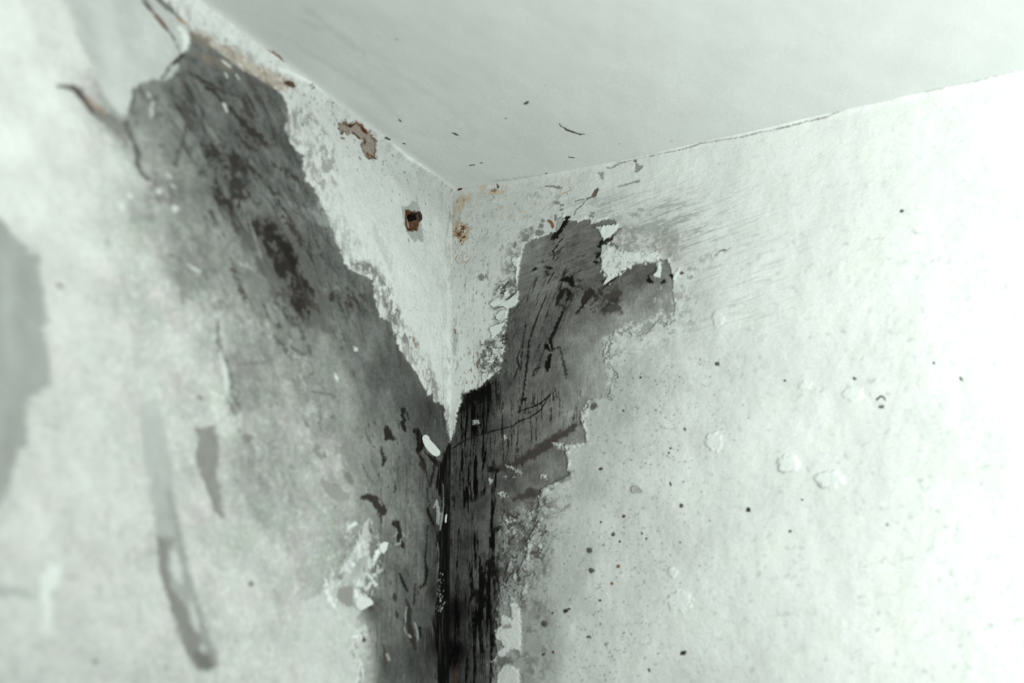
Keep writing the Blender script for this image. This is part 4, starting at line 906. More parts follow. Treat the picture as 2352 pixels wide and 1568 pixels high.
# corner coat: upright brush streaks and brown fretting
zone(WR, [(1040, 560), (1100, 520), (1180, 560), (1130, 700), (1090, 860), (1050, 960), (1038, 980)], 0.5, 4, 24, 132, 0.55, 14, 860)
zone(WR, [(1040, 450), (1200, 420), (1300, 420), (1280, 480), (1180, 600), (1130, 680), (1060, 620)], 0.42, 8, 8, 148, 0.5, 16, 863)
zone(WR, [(1076, 800), (1100, 790), (1100, 840), (1090, 880), (1072, 880)], 0.25, 3, 9, (96, 70, 48), 0.8, 6, 866)
WR.dark([(1042, 757, 8), (1046, 770, 12), (1044, 800, 10), (1046, 812, 5)], 156, False, 3, 4, 8, 0.8)
WR.dark([(1044, 757, 3), (1046, 764, 4)], (110, 66, 40), False, 2, 2, 4, 0.7)
JC = [(1393, 384, 2), (1402, 386, 2.5), (1412, 380, 3), (1425, 374, 3), (1440, 371, 2), (1458, 366, 1.5), (1500, 357, 1.5), (1540, 349, 1.5), (1560, 345, 2), (1582, 339, 1.5), (1600, 333, 3), (1608, 330, 1.5), (1650, 323, 1.5), (1700, 315, 1.5), (1745, 304, 2), (1760, 302, 1.5), (1790, 295, 3), (1815, 290, 2.5), (1850, 280, 1.5),
      (1880, 273, 2.5), (1896, 270, 2.5), (1915, 262, 1.5), (1950, 250, 1.5), (2000, 239, 1.5), (2050, 228, 2), (2100, 217, 1.5), (2150, 209, 2.5), (2170, 204, 1.5), (2200, 197, 1.5), (2250, 186, 3), (2275, 181, 2), (2300, 175, 1.5), (2360, 160, 1.5), (2420, 148, 1.5)]
mm = WR.dark(JC[:24], 108, False, 1.4, 1.6, 6, 0.75, 0.3, 868)
WR.part(mm, 9, 0.35)
mm = WR.dark(JC[23:], 150, False, 1.2, 1.6, 6, 0.7, 0.15, 869)
WR.part(mm, 9, 0.35)
# rust blooms right of the corner
rz = [(1040, 530), (1046, 510), (1056, 505), (1070, 515), (1082, 525), (1074, 545), (1066, 558), (1056, 560), (1052, 545), (1042, 545), (1034, 555)]
zone(WR, rz, -0.45, 6, 6, (158, 138, 112), 0.8, 6, 870)
f, a = zone(WR, rz, -0.05, 5, 5, (88, 62, 38), 0.9, 4, 873)
mm = WR.mask(WR.poly(rz), 4, 4, 8, 870); WR.part(mm, 4)
zone(WR, [(1034, 470), (1060, 448), (1080, 450), (1070, 480), (1044, 500), (1042, 560), (1034, 560)], -0.2, 9, 9, (172, 148, 118), 0.6, 10, 876)
zone(WR, [(1028, 555), (1044, 565), (1056, 575), (1054, 600), (1038, 600)], 0.0, 6, 6, (150, 116, 84), 0.75, 6, 879)
zone(WR, [(1056, 575), (1080, 580), (1084, 605), (1060, 610)], 0.1, 6, 6, (152, 126, 100), 0.7, 6, 882)
zone(WR, [(1080, 430), (1120, 420), (1180, 440), (1240, 470), (1200, 500), (1100, 490), (1060, 500)], 0.25, 10, 8, (176, 150, 118), 0.55, 16, 885)
zone(WR, [(1290, 420), (1316, 418), (1312, 456), (1296, 458)], 0.0, 7, 9, (164, 130, 96), 0.65, 10, 888)
WR.dark([(1131, 438, 5), (1137, 438, 9)], (112, 84, 54), False, 3, 3, 4, 0.8)
WR.dark([(1144, 425, 3), (1145, 431, 5)], 56, False, 1, 1, 3, 0.9)
WR.dark([(1085, 424, 8), (1105, 424, 8)], (170, 136, 100), False, 4, 4, 5, 0.6)
WR.dark([(1374, 398, 2), (1382, 400, 10), (1384, 410, 4)], 116, False, 2, 3, 4, 0.8)
WR.dark([(1254, 428, 3), (1270, 428, 4), (1282, 430, 8), (1290, 432, 4)], 96, False, 1.5, 2, 4, 0.75)
WR.dark([(1420, 428, 2), (1440, 424, 4), (1456, 418, 3), (1466, 416, 7)], 110, False, 1.5, 2, 4, 0.75)
# grey chip under the ceiling line
chip = [(1458, 370), (1464, 376), (1470, 380), (1477, 378), (1472, 388), (1464, 394), (1457, 396), (1458, 384)]
wm = WR.mask(WR.poly(chip), 1.0, 2, 4, 890); WR.blend(wm, 128, 0.9); WR.h[wm[0]] -= 0.5 * wm[3]; WR.part(wm, 8)
WR.dark([(1457, 370, 4), (1460, 370, 6)], 90, False, 1, 1, 3, 0.9)
# peppering of mould specks down the right of the patch
rr = random.Random(9)
for _ in range(1500):
    y = rr.uniform(820, 1568); x = 1400 + (1180 - y) * 0.16 + rr.gauss(50, 95)
    if x < 1240 or x > 1780: continue
    if float(fbm(x / 60.0, y / 60.0, 2, 55)) < rr.uniform(-0.6, 0.35): continue
    r = max(0.9, rr.gauss(1.5, 0.8))
    WR.dark([(x, y, r), (x + rr.uniform(-2, 2), y + rr.uniform(-2, 2), r)], rr.choice([80, 100, 120, 140]), False, 1.1, 0.8, 3, rr.uniform(0.45, 0.9))
for _ in range(520):
    x, y = rr.uniform(1500, 2340), rr.uniform(520, 1560)
    r = rr.uniform(1.5, 6)
    WR.dark([(x, y, r), (x + rr.uniform(-9, 9), y + rr.uniform(-9, 9), r * 0.6)], rr.choice([168, 176, 184]), False, 2.5, 2, 5, rr.uniform(0.3, 0.8))
for _ in range(260):
    x, y = 1040 + abs(rr.gauss(0, 110)), rr.uniform(450, 900)
    r = rr.uniform(1.2, 2.6)
    WR.dark([(x, y, r), (x + rr.uniform(-1, 1), y + rr.uniform(0, 6), r)], rr.choice([90, 110, 130]), False, 1.1, 0.8, 3, 0.6)
# blisters in the sound paint
for x, y, rx, ry, t in ((1640, 1015, 24, 26, 0.7), (1810, 1065, 26, 22, 1.0), (1905, 1100, 36, 24, 1.0), (1560, 1380, 34, 28, 0.6), (1545, 1315, 14, 12, 0.5), (1960, 905, 26, 22, 0.6), (1850, 885, 16, 12, 0.5), (1650, 735, 16, 22, 0.5)):
    P = [(x + rx * (0.8 + 0.2 * rr.random()) * math.cos(q * math.pi / 5), y + ry * (0.8 + 0.2 * rr.random()) * math.sin(q * math.pi / 5)) for q in range(10)]
    f = WR.poly(P); mm = WR.mask(f, 3, 5, 10, int(x))
    WR.h[mm[0]] += t * 0.9 * mm[3]; WR.blend(mm, 214, 0.4)
WR.h *= np.clip(WR.A / 2.0, 0.0, 1.0)[:, None].astype(f32) * 0.8 + 0.2
WR.h += (np.exp(-(WR.B / 2.6) ** 2)[None, :] * 1.6).astype(f32)
WR.h *= np.clip((430 - WR.A) / 30, 0, 1)[:, None] * np.clip((410 - WR.B) / 30, 0, 1)[None, :]
wall_right = WR.build(node_material('painted_plaster', 0.82, 0.12, 1700), {
    0: ('wall_right', 'right wall with white paint, clean to the right and mouldy beside the corner', 'wall'),
    1: ('bare_plaster_patch', 'dark grey scraped plaster with black mould streaks beside the corner'),
    2: ('crack', 'fine dark crack crossing the scraped plaster from the corner'), 3: ('crack', 'hairline crack rising from the top of the bare patch'),
    4: ('rust_stain', 'brown rust bloom just right of the corner'), 5: ('paint_crust', 'rough white crust left on bare plaster'),
    6: ('paint_crust', 'smooth white paint remnant low on the bare patch'), 7: ('paint_crust', 'curled white lumps at the left edge of the bare patch'),
    8: ('chip', 'small grey chip under the ceiling line'), 9: ('crack', 'long hairline crack along the joint with the ceiling')})

# ------------------------------------------------------------------ the ceiling
CE = Surf('ceiling', (1, 0, 0), (0, 1, 0), (0, 0, -1),
          steps([(-2.5, 0.5), (120, 0.9), (260, 1.4), (330, 3), (420, 12), (600, 40), (1600, 60)]),
          steps([(-2.5, 0.5), (120, 0.9), (330, 1.2), (380, 6), (500, 30), (1600, 60)]), 2.6, 3.6)
sl, U, V = CE.full()
C0 = 194 + 2.5 * fbm(U / 90, V / 90, 4, 900) + 1.6 * fbm(U / 6, V / 6, 3, 901)
CE.col[:] = np.stack([C0 * 0.98, C0, C0 * 0.982], -1)
CE.h += 0.35 * fbm(U / 120, V / 120, 3, 903) + 0.04 * fbm(U / 8, V / 8, 3, 904)
rust(CE, [(609, 122, 5), (616, 117, 9), (626, 121, 10), (636, 130, 10), (643, 139, 8), (648, 147, 3)], False, (112, 82, 52), 0.9, 310, (80, 48, 22), 1, 3, 2)
# grey wipe marks beside the left wall, last a darker band along the joint
for i, (pts, t, k) in enumerate((([(690, 12, 4), (730, 40, 14), (760, 66, 10), (840, 130, 6)], 176, 0.55), ([(680, 105, 4), (760, 150, 14), (820, 180, 22), (870, 225, 16), (905, 258, 8), (920, 276, 3)], 182, 0.6), ([(880, 150, 6), (960, 200, 14), (1010, 232, 14), (1050, 265, 10), (1090, 300, 16)], 184, 0.5),
                                 ([(700, 50, 6), (725, 62, 12)], 180, 0.5), ([(950, 300, 4), (1000, 315, 5), (1060, 318, 8), (1100, 312, 12)], 184, 0.5), ([(560, 60, 10), (640, 110, 26), (760, 200, 26), (880, 290, 20), (980, 370, 14)], 190, 0.5))):
    CE.dark(pts, t, False, 9, 9, 22, k, 0, 910 + i, (1, 1))
# the worn joint with the right wall
JN = [(1140, 412, 5), (1200, 402, 8), (1260, 394, 6), (1300, 388, 8), (1340, 384, 8), (1376, 378, 10), (1395, 376, 3)]
CE.dark(JN, 168, False, 4, 6, 8, 0.7, 0.0, 920)
CE.dark([(1270, 394, 2), (1300, 391, 4), (1372, 378, 7), (1380, 376, 4)], 116, False, 2, 4, 5, 0.8)
CE.dark([(1368, 378, 5), (1376, 377, 6)], (120, 98, 74), False, 2, 2, 5, 0.7)
# the ceiling sags a little along the right joint and lifts into the corner
sag = np.interp(CE.B, [0, 30, 95, 170, 300], [-0.6, 1.0, 3.0, 2.2, 0.6]).astype(f32)[None, :] * np.exp(-(CE.A / 55.0) ** 2).astype(f32)[:, None]
CE.h += sag * np.clip(CE.A / 4 + 0.75, 0, 1).astype(f32)[:, None]
CE.h += (np.exp(-(CE.B / 3.0) ** 2)[None, :] * 1.5).astype(f32)
CE.h *= np.clip((400 - CE.A) / 60, 0, 1)[:, None] * np.clip((420 - CE.B) / 60, 0, 1)[None, :]
ceiling = CE.build(node_material('ceiling_paint', 0.85, 0.06, 1400), {0: ('ceiling', 'smooth white painted ceiling with faint grey wipe marks', 'ceiling'), 1: ('rust_stain', 'small orange-brown rust spot on the left joint of the ceiling')})

# ------------------------------------------------------------------ loose things on the walls and the ceiling
MAT = {
    'white': plain_material('loose_white_paint', (0.70, 0.74, 0.705), 0.8, 0.06, 700),
    'grey': plain_material('grey_plaster_chip', (0.30, 0.30, 0.285), 0.85, 0.25, 900),
    'pale': plain_material('pale_grey_dust', (0.42, 0.425, 0.40), 0.9, 0.2, 900),
    'dark': plain_material('dark_dirt', (0.035, 0.031, 0.027), 0.8, 0.5, 1500),
    'soot': plain_material('dark_grey_dirt', (0.105, 0.105, 0.10), 0.85, 0.4, 1500),
    'brown': plain_material('brown_dirt', (0.10, 0.055, 0.036), 0.8, 0.45, 1500),
    'red': plain_material('dark_red_crumb', (0.062, 0.016, 0.010), 0.7, 0.4, 1500),
    'orange': plain_material('orange_rust_crumb', (0.24, 0.105, 0.035), 0.8, 0.4, 1500),
    'rust': plain_material('rusted_steel', (0.060, 0.034, 0.024), 0.65, 0.7, 1600, 0.2, 0.7),
    'black': plain_material('blackened_steel', (0.008, 0.006, 0.005), 0.6, 0.5, 1600, 0.2, 0.7),
}


def link(name, bm, mat, loc, frame=None, parent=None):
    bmesh.ops.recalc_face_normals(bm, faces=bm.faces)
    me = bpy.data.meshes.new(name)
    bm.to_mesh(me); bm.free()
    me.shade_smooth()
    me.materials.append(mat)
    o = bpy.data.objects.new(name, me)
    COL.objects.link(o)
    if parent is not None:
        o.parent = parent
    else:
        o.location = loc
        if frame is not None:
            o.rotation_euler = frame.to_euler()
    return o


def tag(o, label, cat, group=None):
    o['label'] = label; o['category'] = cat
    if group:
        o['group'] = group
    return o


def frame_of(S, ang=0.0):
    """Axes lying in the surface: x turned by ang from its first direction, z away from the surface."""
    z = Vector(S.n); x0 = Vector(S.ea); y0 = z.cross(x0)
    x = x0 * math.cos(ang) + y0 * math.sin(ang)
    y = z.cross(x)
    return Matrix((x, y, z)).transposed()


def height_at(S, px, py):
    a, b = S.ab(px, py)
    i = min(max(int(np.searchsorted(S.A, a)), 0), len(S.A) - 1); j = min(max(int(np.searchsorted(S.B, b)), 0), len(S.B) - 1)
    return float(S.h[i, j]) / 1000.0


def on_surface(S, p0, p1):
    """Base point, direction and length of a mark running from one traced place to another."""
    h = height_at(S, (p0[0] + p1[0]) / 2, (p0[1] + p1[1]) / 2)
    A, B = S.point(p0[0], p0[1], h), S.point(p1[0], p1[1], h)
    d = B - A
    z = Vector(S.n); x0 = Vector(S.ea); y0 = z.cross(x0)
    return (A + B) / 2, math.atan2(d.dot(y0), d.dot(x0)), d.length


def crumb(S, p0, p1, width_mm, mat, label, name='dirt_speck', cat='speck', group=None, tall=0.5, rough=0.45, flat=1.0):
    """A lumpy crumb stuck to a surface, stretched from p0 to p1."""
    loc, ang, ln = on_surface(S, p0, p1)
    bm = bmesh.new()
    bmesh.ops.create_icosphere(bm, subdivisions=3, radius=1.0)
    sd = int(p0[0] * 3 + p0[1]) % 97
    L2, W2 = max(ln, width_mm / 1000) / 2, width_mm / 2000
    for v in bm.verts:
        c = v.co.copy()
        n = float(fbm(c.x * 1.5 + sd, c.y * 1.5 + c.z * 1.1, 3, sd)) * rough
        c *= 1 + n
        bend = float(perlin(c.x * 1.1 + sd * 0.7, 0.5, sd + 5)) * 0.6
        v.co = Vector((c.x * L2, (c.y + bend * min(2.0, L2 / W2) * 0.5) * W2, (c.z * tall + 0.25 * tall) * W2 * flat))
    o = link(name, bm, mat, loc, frame_of(S, ang))
    return tag(o, label, cat, group)


def flake(S, pts, mat, label, name='paint_flake', cat='flake', lift=1.0, base=0.2, thick=0.25, curl=(0, -1), group=None, cup=0.0):
    """A loose chip with its own thickness, traced outline, curling away from the wall along curl."""
    cx = sum(p[0] for p in pts) / len(pts); cy = sum(p[1] for p in pts) / len(pts)
    h = height_at(S, cx, cy)
    loc = S.point(cx, cy, h)
    F = frame_of(S); Fi = F.transposed()
    out = [Fi @ (S.point(x, y, h) - loc) for x, y in pts]
    # rounder outline with small teeth
    ring = []
    n = len(out)
    for i in range(n):
        a, b = out[i], out[(i + 1) % n]
        for k in range(4):
            t = k / 4
            q = a.lerp(b, t)
            j = 0.00016 * float(perlin(i * 1.3 + t * 3, cx * 0.37, 4))
            ring.append(q + q.normalized() * j)
    cd = Fi @ ((S.point(cx + curl[0] * 10, cy + curl[1] * 10, h) - loc)); cd.normalize()
    R = max(q.length for q in ring)
    bm = bmesh.new()
    rings = []
    fr = [1.0, 0.93, 0.75, 0.5, 0.25]

    def z(q):
        u = q.dot(cd) / R
        return (base + lift * max(0, u + 0.35) ** 2 / 1.6 + cup * (q.length / R) ** 2 + 0.12 * float(fbm(q.x * 900, q.y * 900, 3, 8))) / 1000
    for f in fr:
        rings.append([bm.verts.new((q.x * f, q.y * f, z(q * f))) for q in ring])
    c = bm.verts.new((0, 0, z(Vector((0, 0, 0)))))
    rings2 = [[bm.verts.new(v.co - Vector((0, 0, thick / 1000 * (0.4 if f > 0.97 else 1)))) for v in r] for r, f in zip(rings, fr)]
    c2 = bm.verts.new(c.co - Vector((0, 0, thick / 1000)))
    m = len(ring)
    for R2, cc in ((rings, c), (rings2, c2)):
        for a, b in zip(R2[:-1], R2[1:]):
            for i in range(m):
                bm.faces.new((a[i], a[(i + 1) % m], b[(i + 1) % m], b[i]))
        for i in range(m):
            bm.faces.new((R2[-1][i], R2[-1][(i + 1) % m], cc))
    for i in range(m):
        bm.faces.new((rings[0][i], rings2[0][i], rings2[0][(i + 1) % m], rings[0][(i + 1) % m]))
    o = link(name, bm, mat, loc, F)
    return tag(o, label, cat, group)


def strand(S, pts, mat, label, name, cat, lift=0.25):
    """A thread with lumps: a tube of changing thickness along a traced line."""
    h = height_at(S, pts[0][0], pts[0][1])
    loc = S.point(pts[0][0], pts[0][1], h)
    F = frame_of(S); Fi = F.transposed()
    P = []
    for k in range(len(pts) - 1):
        for t in (0, 0.25, 0.5, 0.75):
            q = [pts[k][i] + (pts[k + 1][i] - pts[k][i]) * t for i in range(3)]
            P.append(q)
    P.append(list(pts[-1]))
    C = [(Fi @ (S.point(x, y, h) - loc), w * 0.000125) for x, y, w in P]
    bm = bmesh.new(); prev = None; NS = 8
    for i, (q, r) in enumerate(C):
        d = (C[min(i + 1, len(C) - 1)][0] - C[max(i - 1, 0)][0]).normalized()
        up = Vector((0, 0, 1)); sx = d.cross(up).normalized()
        r *= 1 + 0.35 * float(perlin(i * 0.8, 3.3, 6))
        zc = lift / 1000 + 0.15 / 1000 * float(perlin(i * 0.5, 9.1, 2)) + r * 0.3
        ring = [bm.verts.new(q + Vector((0, 0, zc)) + sx * r * math.cos(2 * math.pi * k / NS) + up * r * math.sin(2 * math.pi * k / NS)) for k in range(NS)]
        if prev:
            for k in range(NS):
                bm.faces.new((prev[k], prev[(k + 1) % NS], ring[(k + 1) % NS], ring[k]))
        else:
            bm.faces.new(ring)
        prev = ring
    bm.faces.new(prev)
    o = link(name, bm, mat, loc, F)
    return tag(o, label, cat)


# --- the rusty screw left in the wall
def lathe(bm, prof, seg=28, wob=0.0, sd=0):
    rings = []
    for r, z in prof:
        rings.append([bm.verts.new((r * (1 + wob * float(perlin(math.cos(a) * 2 + sd, math.sin(a) * 2 + z * 700, sd))) * math.cos(a), r * (1 + wob * float(perlin(math.cos(a) * 2 + sd, math.sin(a) * 2 + z * 700, sd))) * math.sin(a), z))
                      for a in (2 * math.pi * k / seg for k in range(seg))])
    for a, b in zip(rings[:-1], rings[1:]):
        for k in range(seg):
            bm.faces.new((a[k], a[(k + 1) % seg], b[(k + 1) % seg], b[k]))
    bm.faces.new(rings[0][::-1]); bm.faces.new(rings[-1])


sp = WL.point(951, 499)
screw = bpy.data.objects.new('rusty_screw', None)
COL.objects.link(screw)
screw.empty_display_size = 0.005
screw.location = sp
screw.rotation_euler = frame_of(WL).to_euler()
tag(screw, 'dark rusty screw sticking out of the chipped hole left of the corner', 'screw')
mm1 = 0.001
bm = bmesh.new()
prof = [(1.5 * mm1, -5 * mm1)]
for k in range(14):                                     # worn thread
    prof.append(((1.55 + 0.28 * (k % 2)) * mm1, (-4.6 + k * 0.45) * mm1))
prof.append((1.45 * mm1, 2.2 * mm1))
lathe(bm, prof, 24, 0.10, 3)
link('shank', bm, MAT['black'], None, parent=screw)
bm = bmesh.new()
lathe(bm, [(1.5 * mm1, 1.6 * mm1), (2.3 * mm1, 2.1 * mm1), (2.75 * mm1, 2.6 * mm1), (2.8 * mm1, 3.2 * mm1), (2.5 * mm1, 3.7 * mm1), (1.9 * mm1, 3.85 * mm1), (1.6 * mm1, 3.3 * mm1), (1.2 * mm1, 2.9 * mm1)], 30, 0.12, 7)
hd = link('head', bm, MAT['rust'], None, parent=screw)
bm = bmesh.new()
lathe(bm, [(1.45 * mm1, 2.95 * mm1), (1.4 * mm1, 3.25 * mm1), (1.0 * mm1, 3.38 * mm1), (0.4 * mm1, 3.42 * mm1)], 20, 0.2, 9)
rec = link('recess', bm, MAT['black'], None, parent=hd)

# --- flakes
flake(WL, [(970.5, 1006), (973, 1000), (978, 997.6), (984.5, 1001), (987, 1008), (993, 1015), (998.6, 1022), (1004, 1031), (1007.5, 1038), (1006, 1045), (1000, 1049), (995, 1046), (991, 1043), (983, 1034), (977, 1025), (973, 1016)],
      MAT['white'], 'white oval paint flake lying on black mould left of the corner', lift=1.2, base=0.6, thick=0.3, curl=(0.6, 0.8))
flake(WL, [(1024, 1180), (1026.5, 1181), (1025.5, 1190), (1023.5, 1200), (1020.5, 1200.5), (1021.5, 1190)], MAT['white'], 'thin white paint sliver upright in the black corner', lift=0.4, base=0.5, thick=0.3, curl=(0, 1))
flake(WR, [(1278, 531), (1280, 518), (1283, 505), (1287, 500), (1293, 498), (1296, 503), (1294, 512), (1290, 521), (1284, 530)], MAT['pale'], 'pale curled plaster chip standing up at the top of the right bare patch', name='plaster_chip', cat='chip', lift=2.0, base=0.9, thick=0.4, curl=(0.8, 0.3))
flake(WR, [(1291, 497), (1297, 490), (1303, 494), (1299, 499), (1294, 502)], MAT['white'], 'tiny white chip just above the curled plaster chip', name='plaster_chip', cat='chip', lift=0.6, base=0.5, thick=0.3, curl=(0.3, -1))
flake(WR, [(1258, 508), (1262, 505), (1267, 507), (1272, 513), (1274, 521), (1271, 526), (1269, 523), (1268, 516), (1263, 512)], MAT['orange'], 'orange rusty sliver left of the curled plaster chip', name='rust_sliver', cat='flake', lift=1.2, base=0.5, thick=0.35, curl=(1, -0.3))
flake(WR, [(1452, 1119), (1458, 1115), (1465, 1115), (1471, 1121), (1478, 1128), (1473, 1133), (1463, 1131), (1455, 1133), (1451, 1127)], MAT['pale'], 'small grey three-cornered flake on the white right wall', lift=0.5, base=0.25, thick=0.3, curl=(0.5, -1), cup=0.6)
flake(WL, [(836, 1374), (843, 1372), (849, 1380), (850, 1388), (842, 1392), (834, 1398), (826, 1402), (818, 1398), (812, 1388), (816, 1374), (826, 1366)], MAT['white'], 'jagged white paint flake on the lower left edge of the dark strip', lift=0.9, base=0.5, thick=0.35, curl=(1, 0.2))
flake(WL, [(866, 1252), (876, 1244), (884, 1246), (882, 1262), (876, 1272), (868, 1266)], MAT['white'], 'small square white paint flake upper left of the dark strip', lift=0.7, base=0.5, thick=0.3, curl=(1, -0.2))
flake(WR, [(1126, 700), (1134, 692), (1146, 690), (1160, 694), (1174, 690), (1186, 679), (1192, 681), (1190, 694), (1180, 706), (1166, 710), (1156, 704), (1144, 704), (1136, 708)], MAT['white'], 'crescent white paint curl on the left edge of the right bare patch', lift=1.0, base=0.6, thick=0.4, curl=(1, -0.4))
flake(WR, [(1143, 724), (1150, 716), (1160, 712), (1165, 718), (1164, 728), (1157, 737), (1148, 738), (1141, 732)], MAT['white'], 'round white paint curl just below the crescent one', lift=1.1, base=0.6, thick=0.4, curl=(1, 0.6))
flake(WR, [(1388, 656), (1391, 645), (1398, 636), (1410, 632), (1420, 626), (1418, 633), (1406, 641), (1398, 648)], MAT['white'], 'pointed white paint tip between the two lobes of the right bare patch', lift=1.0, base=0.5, thick=0.35, curl=(-0.6, 1))
flake(WR, [(1512, 604), (1517, 602), (1519, 615), (1517, 635), (1508, 637), (1502, 634), (1510, 626), (1513, 615)], MAT['white'], 'hooked white paint lip on the right lobe of the bare patch', lift=0.8, base=0.5, thick=0.35, curl=(-0.4, 1))

# --- what hangs on the ceiling
strand(CE, [(1285, 277, 1.0), (1288, 283, 1.4), (1297, 287, 1.6), (1301, 291, 4.0), (1308, 293, 4.0), (1316, 296, 4.5), (1325, 299, 3.0), (1333, 301, 4.0), (1340, 301, 3.4), (1347, 300, 1.4), (1354, 302, 1.0)], MAT['dark'],
       'long dark thread of dirt hanging on the ceiling', 'dirt_thread', 'thread')
crumb(CE, (1037, 303), (1054, 309), 1.1, MAT['dark'], 'dark bent speck on the ceiling, right of the grey wipe marks', tall=0.5)
crumb(CE, (1206, 237), (1213, 230), 1.7, MAT['soot'], 'small grey speck alone in the middle of the ceiling', tall=0.45, rough=0.7)
crumb(CE, (1077, 377), (1092, 374), 0.8, MAT['red'], 'dark red-brown speck on the ceiling just above the corner')
crumb(CE, (1102, 370.5), (1108, 370), 0.8, MAT['dark'], 'tiny black speck right of the red-brown one above the corner')
crumb(CE, (1306, 351), (1322, 353), 1.0, MAT['soot'], 'thin grey dash on the ceiling below the long thread')
crumb(CE, (908, 90), (919, 91), 1.0, MAT['pale'], 'faint grey speck at the top of the ceiling', rough=0.6)
crumb(CE, (1160, 270), (1165, 270), 0.8, MAT['soot'], 'tiny grey dot on the ceiling between the lone speck and the bent speck')
crumb(CE, (925, 329), (932, 331), 1.0, MAT['brown'], 'brown crumb on the ceiling near the left joint')
crumb(CE, (884, 313), (894, 319), 1.6, MAT['soot'], 'grey crumb on the left ceiling joint above the larger rust bloom', rough=0.7)
crumb(CE, (1537, 314), (1544, 313), 0.9, MAT['pale'], 'faint grey dash on the ceiling above the long joint crack')
crumb(CE, (917, 273), (922, 280), 0.8, MAT['soot'], 'dark tip at the lower end of a grey ceiling wipe mark')
crumb(CE, (1250, 196), (1254, 196), 0.7, MAT['pale'], 'tiny pale dot on the ceiling, the highest one right of centre')
crumb(CE, (1418, 322), (1426, 319), 0.5, MAT['pale'], 'faint pale dash on the ceiling right of the long thread')
crumb(CE, (1253, 390), (1257, 391), 0.8, MAT['soot'], 'tiny grey dot on the ceiling by the right joint')
crumb(WR, (1053, 437), (1067, 431), 2.0, MAT['red'], 'dark red crumb wedged in the top of the corner', name='rust_crumb', cat='crumb', tall=0.7)
crumb(WL, (660, 190), (676, 197), 2.2, MAT['brown'], 'dark brown lump under the ceiling edge above the left bare patch', name='rust_crumb', cat='crumb', tall=0.6)

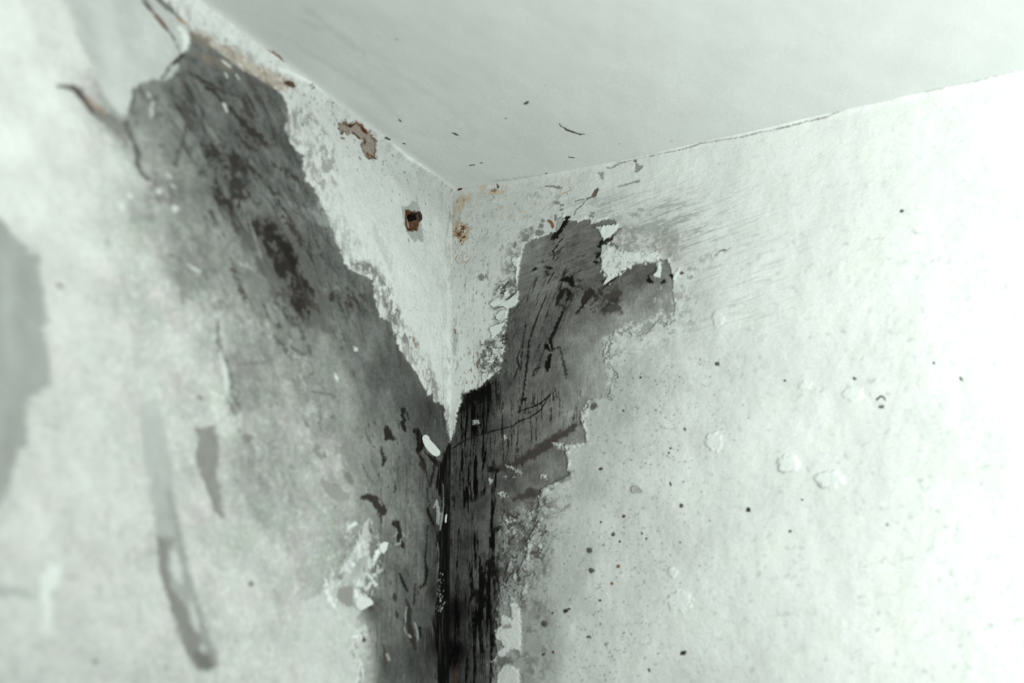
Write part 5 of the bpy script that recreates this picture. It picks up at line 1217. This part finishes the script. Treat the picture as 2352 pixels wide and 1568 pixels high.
# --- what sticks to the right wall
for p0, p1, w, m, lab in (
        ((1715, 1170), (1723, 1172), 2.1, 'dark', 'black round pellet alone on the clean white right wall'),
        ((1470, 866), (1474, 868), 1.1, 'dark', 'black dot beside a grey smudge right of the bare patch'),
        ((1349, 1265), (1361, 1264), 2.8, 'soot', 'grey round crumb on the stained paint, above the half-moon crumb'),
        ((1353, 1308), (1367, 1311), 2.0, 'soot', 'half-moon dark grey crumb on the stained paint'),
        ((1246, 1432), (1258, 1432), 2.6, 'soot', 'large grey round crumb beside the white paint remnant'),
        ((1296, 1407), (1305, 1399), 1.8, 'dark', 'dark oval crumb with a smaller dot at its upper right'),
        ((1305, 1398), (1310, 1397), 1.1, 'dark', 'small dark dot touching the dark oval crumb'),
        ((1267, 1409), (1271, 1405), 1.0, 'dark', 'small dark dot above the large grey round crumb'),
        ((1429, 1186), (1436, 1184), 1.5, 'brown', 'brown crumb highest among the dots below the grey flake'),
        ((1404, 1228), (1414, 1226), 1.7, 'soot', 'grey flat crumb between the brown crumb and a black dot'),
        ((1379, 1199), (1383, 1198), 1.1, 'soot', 'grey dot left of the highest brown crumb'),
        ((1422, 1245), (1426, 1242), 1.1, 'dark', 'black dot below the grey flat crumb'),
        ((1417, 1302), (1425, 1299), 1.5, 'orange', 'upper orange crumb on the lower right wall'),
        ((1402, 1341), (1409, 1340), 1.3, 'orange', 'lower orange crumb on the lower right wall'),
        ((1375, 1379), (1382, 1378), 1.1, 'brown', 'brown speck below the two orange crumbs'),
        ((1563, 1501), (1577, 1497), 1.9, 'dark', 'dark oval crumb near the bottom of the right wall'),
        ((1376, 1079), (1386, 1076), 1.2, 'brown', 'brown flat crumb at the right end of the scraped plaster'),
        ((2068, 487), (2076, 482), 1.5, 'soot', 'grey crumb alone high on the bright right wall'),
        ((2013, 918), (2020, 912), 1.0, 'soot', 'grey lump at the left end of the curled hair on the bright wall'),
        ((2019, 936), (2030, 931), 1.6, 'soot', 'grey crumb just below the curled hair of dirt'),
        ((1959, 866), (1967, 871), 1.2, 'soot', 'grey crumb left of and above the curled hair of dirt'),
        ((2143, 832), (2147, 836), 1.1, 'soot', 'small grey dot right of and above the curled hair of dirt'),
        ((2204, 866), (2212, 873), 1.1, 'soot', 'short grey dash far right on the bright wall'),
        ((1800, 873), (1806, 874), 1.0, 'soot', 'small grey dot left of the paint blisters, mid right wall'),
        ((1811, 1218), (1818, 1220), 1.3, 'soot', 'small grey dot lower right of the black round pellet'),
        ((2036, 1207), (2043, 1203), 1.2, 'pale', 'pale grey crumb on the lower bright wall'),
        ((1348, 1461), (1358, 1465), 1.2, 'soot', 'grey curved crumb beside a white bare spot low on the wall'),
        ((1390, 1481), (1399, 1476), 1.5, 'pale', 'pale grey crumb right of the grey curved one'),
        ((1561, 1161), (1570, 1162), 1.9, 'soot', 'ragged grey crumb left of the black round pellet'),
        ((1571, 984), (1576, 987), 1.3, 'soot', 'grey dot at the edge of the speckled zone'),
        ((1643, 838), (1652, 832), 2.0, 'soot', 'grey oval crumb above the pale blister right of the bare patch'),
        ((1538, 1031), (1543, 1028), 1.0, 'dark', 'upper of two black dots in the speckled zone'),
        ((1535, 1041), (1539, 1039), 0.9, 'dark', 'lower of two black dots in the speckled zone'),
        ((1538, 1107), (1543, 1116), 1.0, 'soot', 'grey upright dash below the two black dots'),
        ((1269, 1498), (1273, 1496), 1.3, 'brown', 'brown dot near the bottom beside the white remnant'),
        ((1245, 1504), (1255, 1500), 1.3, 'soot', 'dark grey smear-like crumb left of the brown bottom dot'),
        ((1488, 1536), (1494, 1542), 1.2, 'soot', 'grey dot at the very bottom of the right wall'),
        ((1840, 1146), (1846, 1148), 0.9, 'soot', 'tiny grey dash right of the black round pellet'),
        ((1473, 1225), (1477, 1226), 1.0, 'dark', 'upper black dash right of the grey flat crumb'),
        ((1482, 1238), (1487, 1235), 1.0, 'dark', 'lower black dash right of the grey flat crumb'),
        ((1429, 942), (1433, 943), 1.0, 'dark', 'black dot just right of the scraped plaster')):
    crumb(WR, p0, p1, w, MAT[m], lab)
strand(WR, [(2014, 919, 2.5), (2018, 914, 3.0), (2024, 910, 3.2), (2029, 911, 3.0), (2033, 916, 2.6), (2034, 920, 1.4)], MAT['soot'], 'curled grey hair of dirt on the bright right wall', 'dirt_thread', 'thread', 0.1)
strand(WR, [(1790, 1080, 0.9), (1795, 1084, 1.4), (1803, 1085, 1.3), (1812, 1084, 0.9), (1818, 1082, 0.6)], MAT['pale'], 'fine curved hair under the left paint blister', 'dirt_thread', 'thread', 0.4)
strand(WR, [(1880, 1108, 0.9), (1883, 1116, 1.5), (1888, 1120, 1.4), (1898, 1119, 1.0), (1908, 1120, 0.7)], MAT['pale'], 'fine curved hair under the right paint blister', 'dirt_thread', 'thread', 0.4)
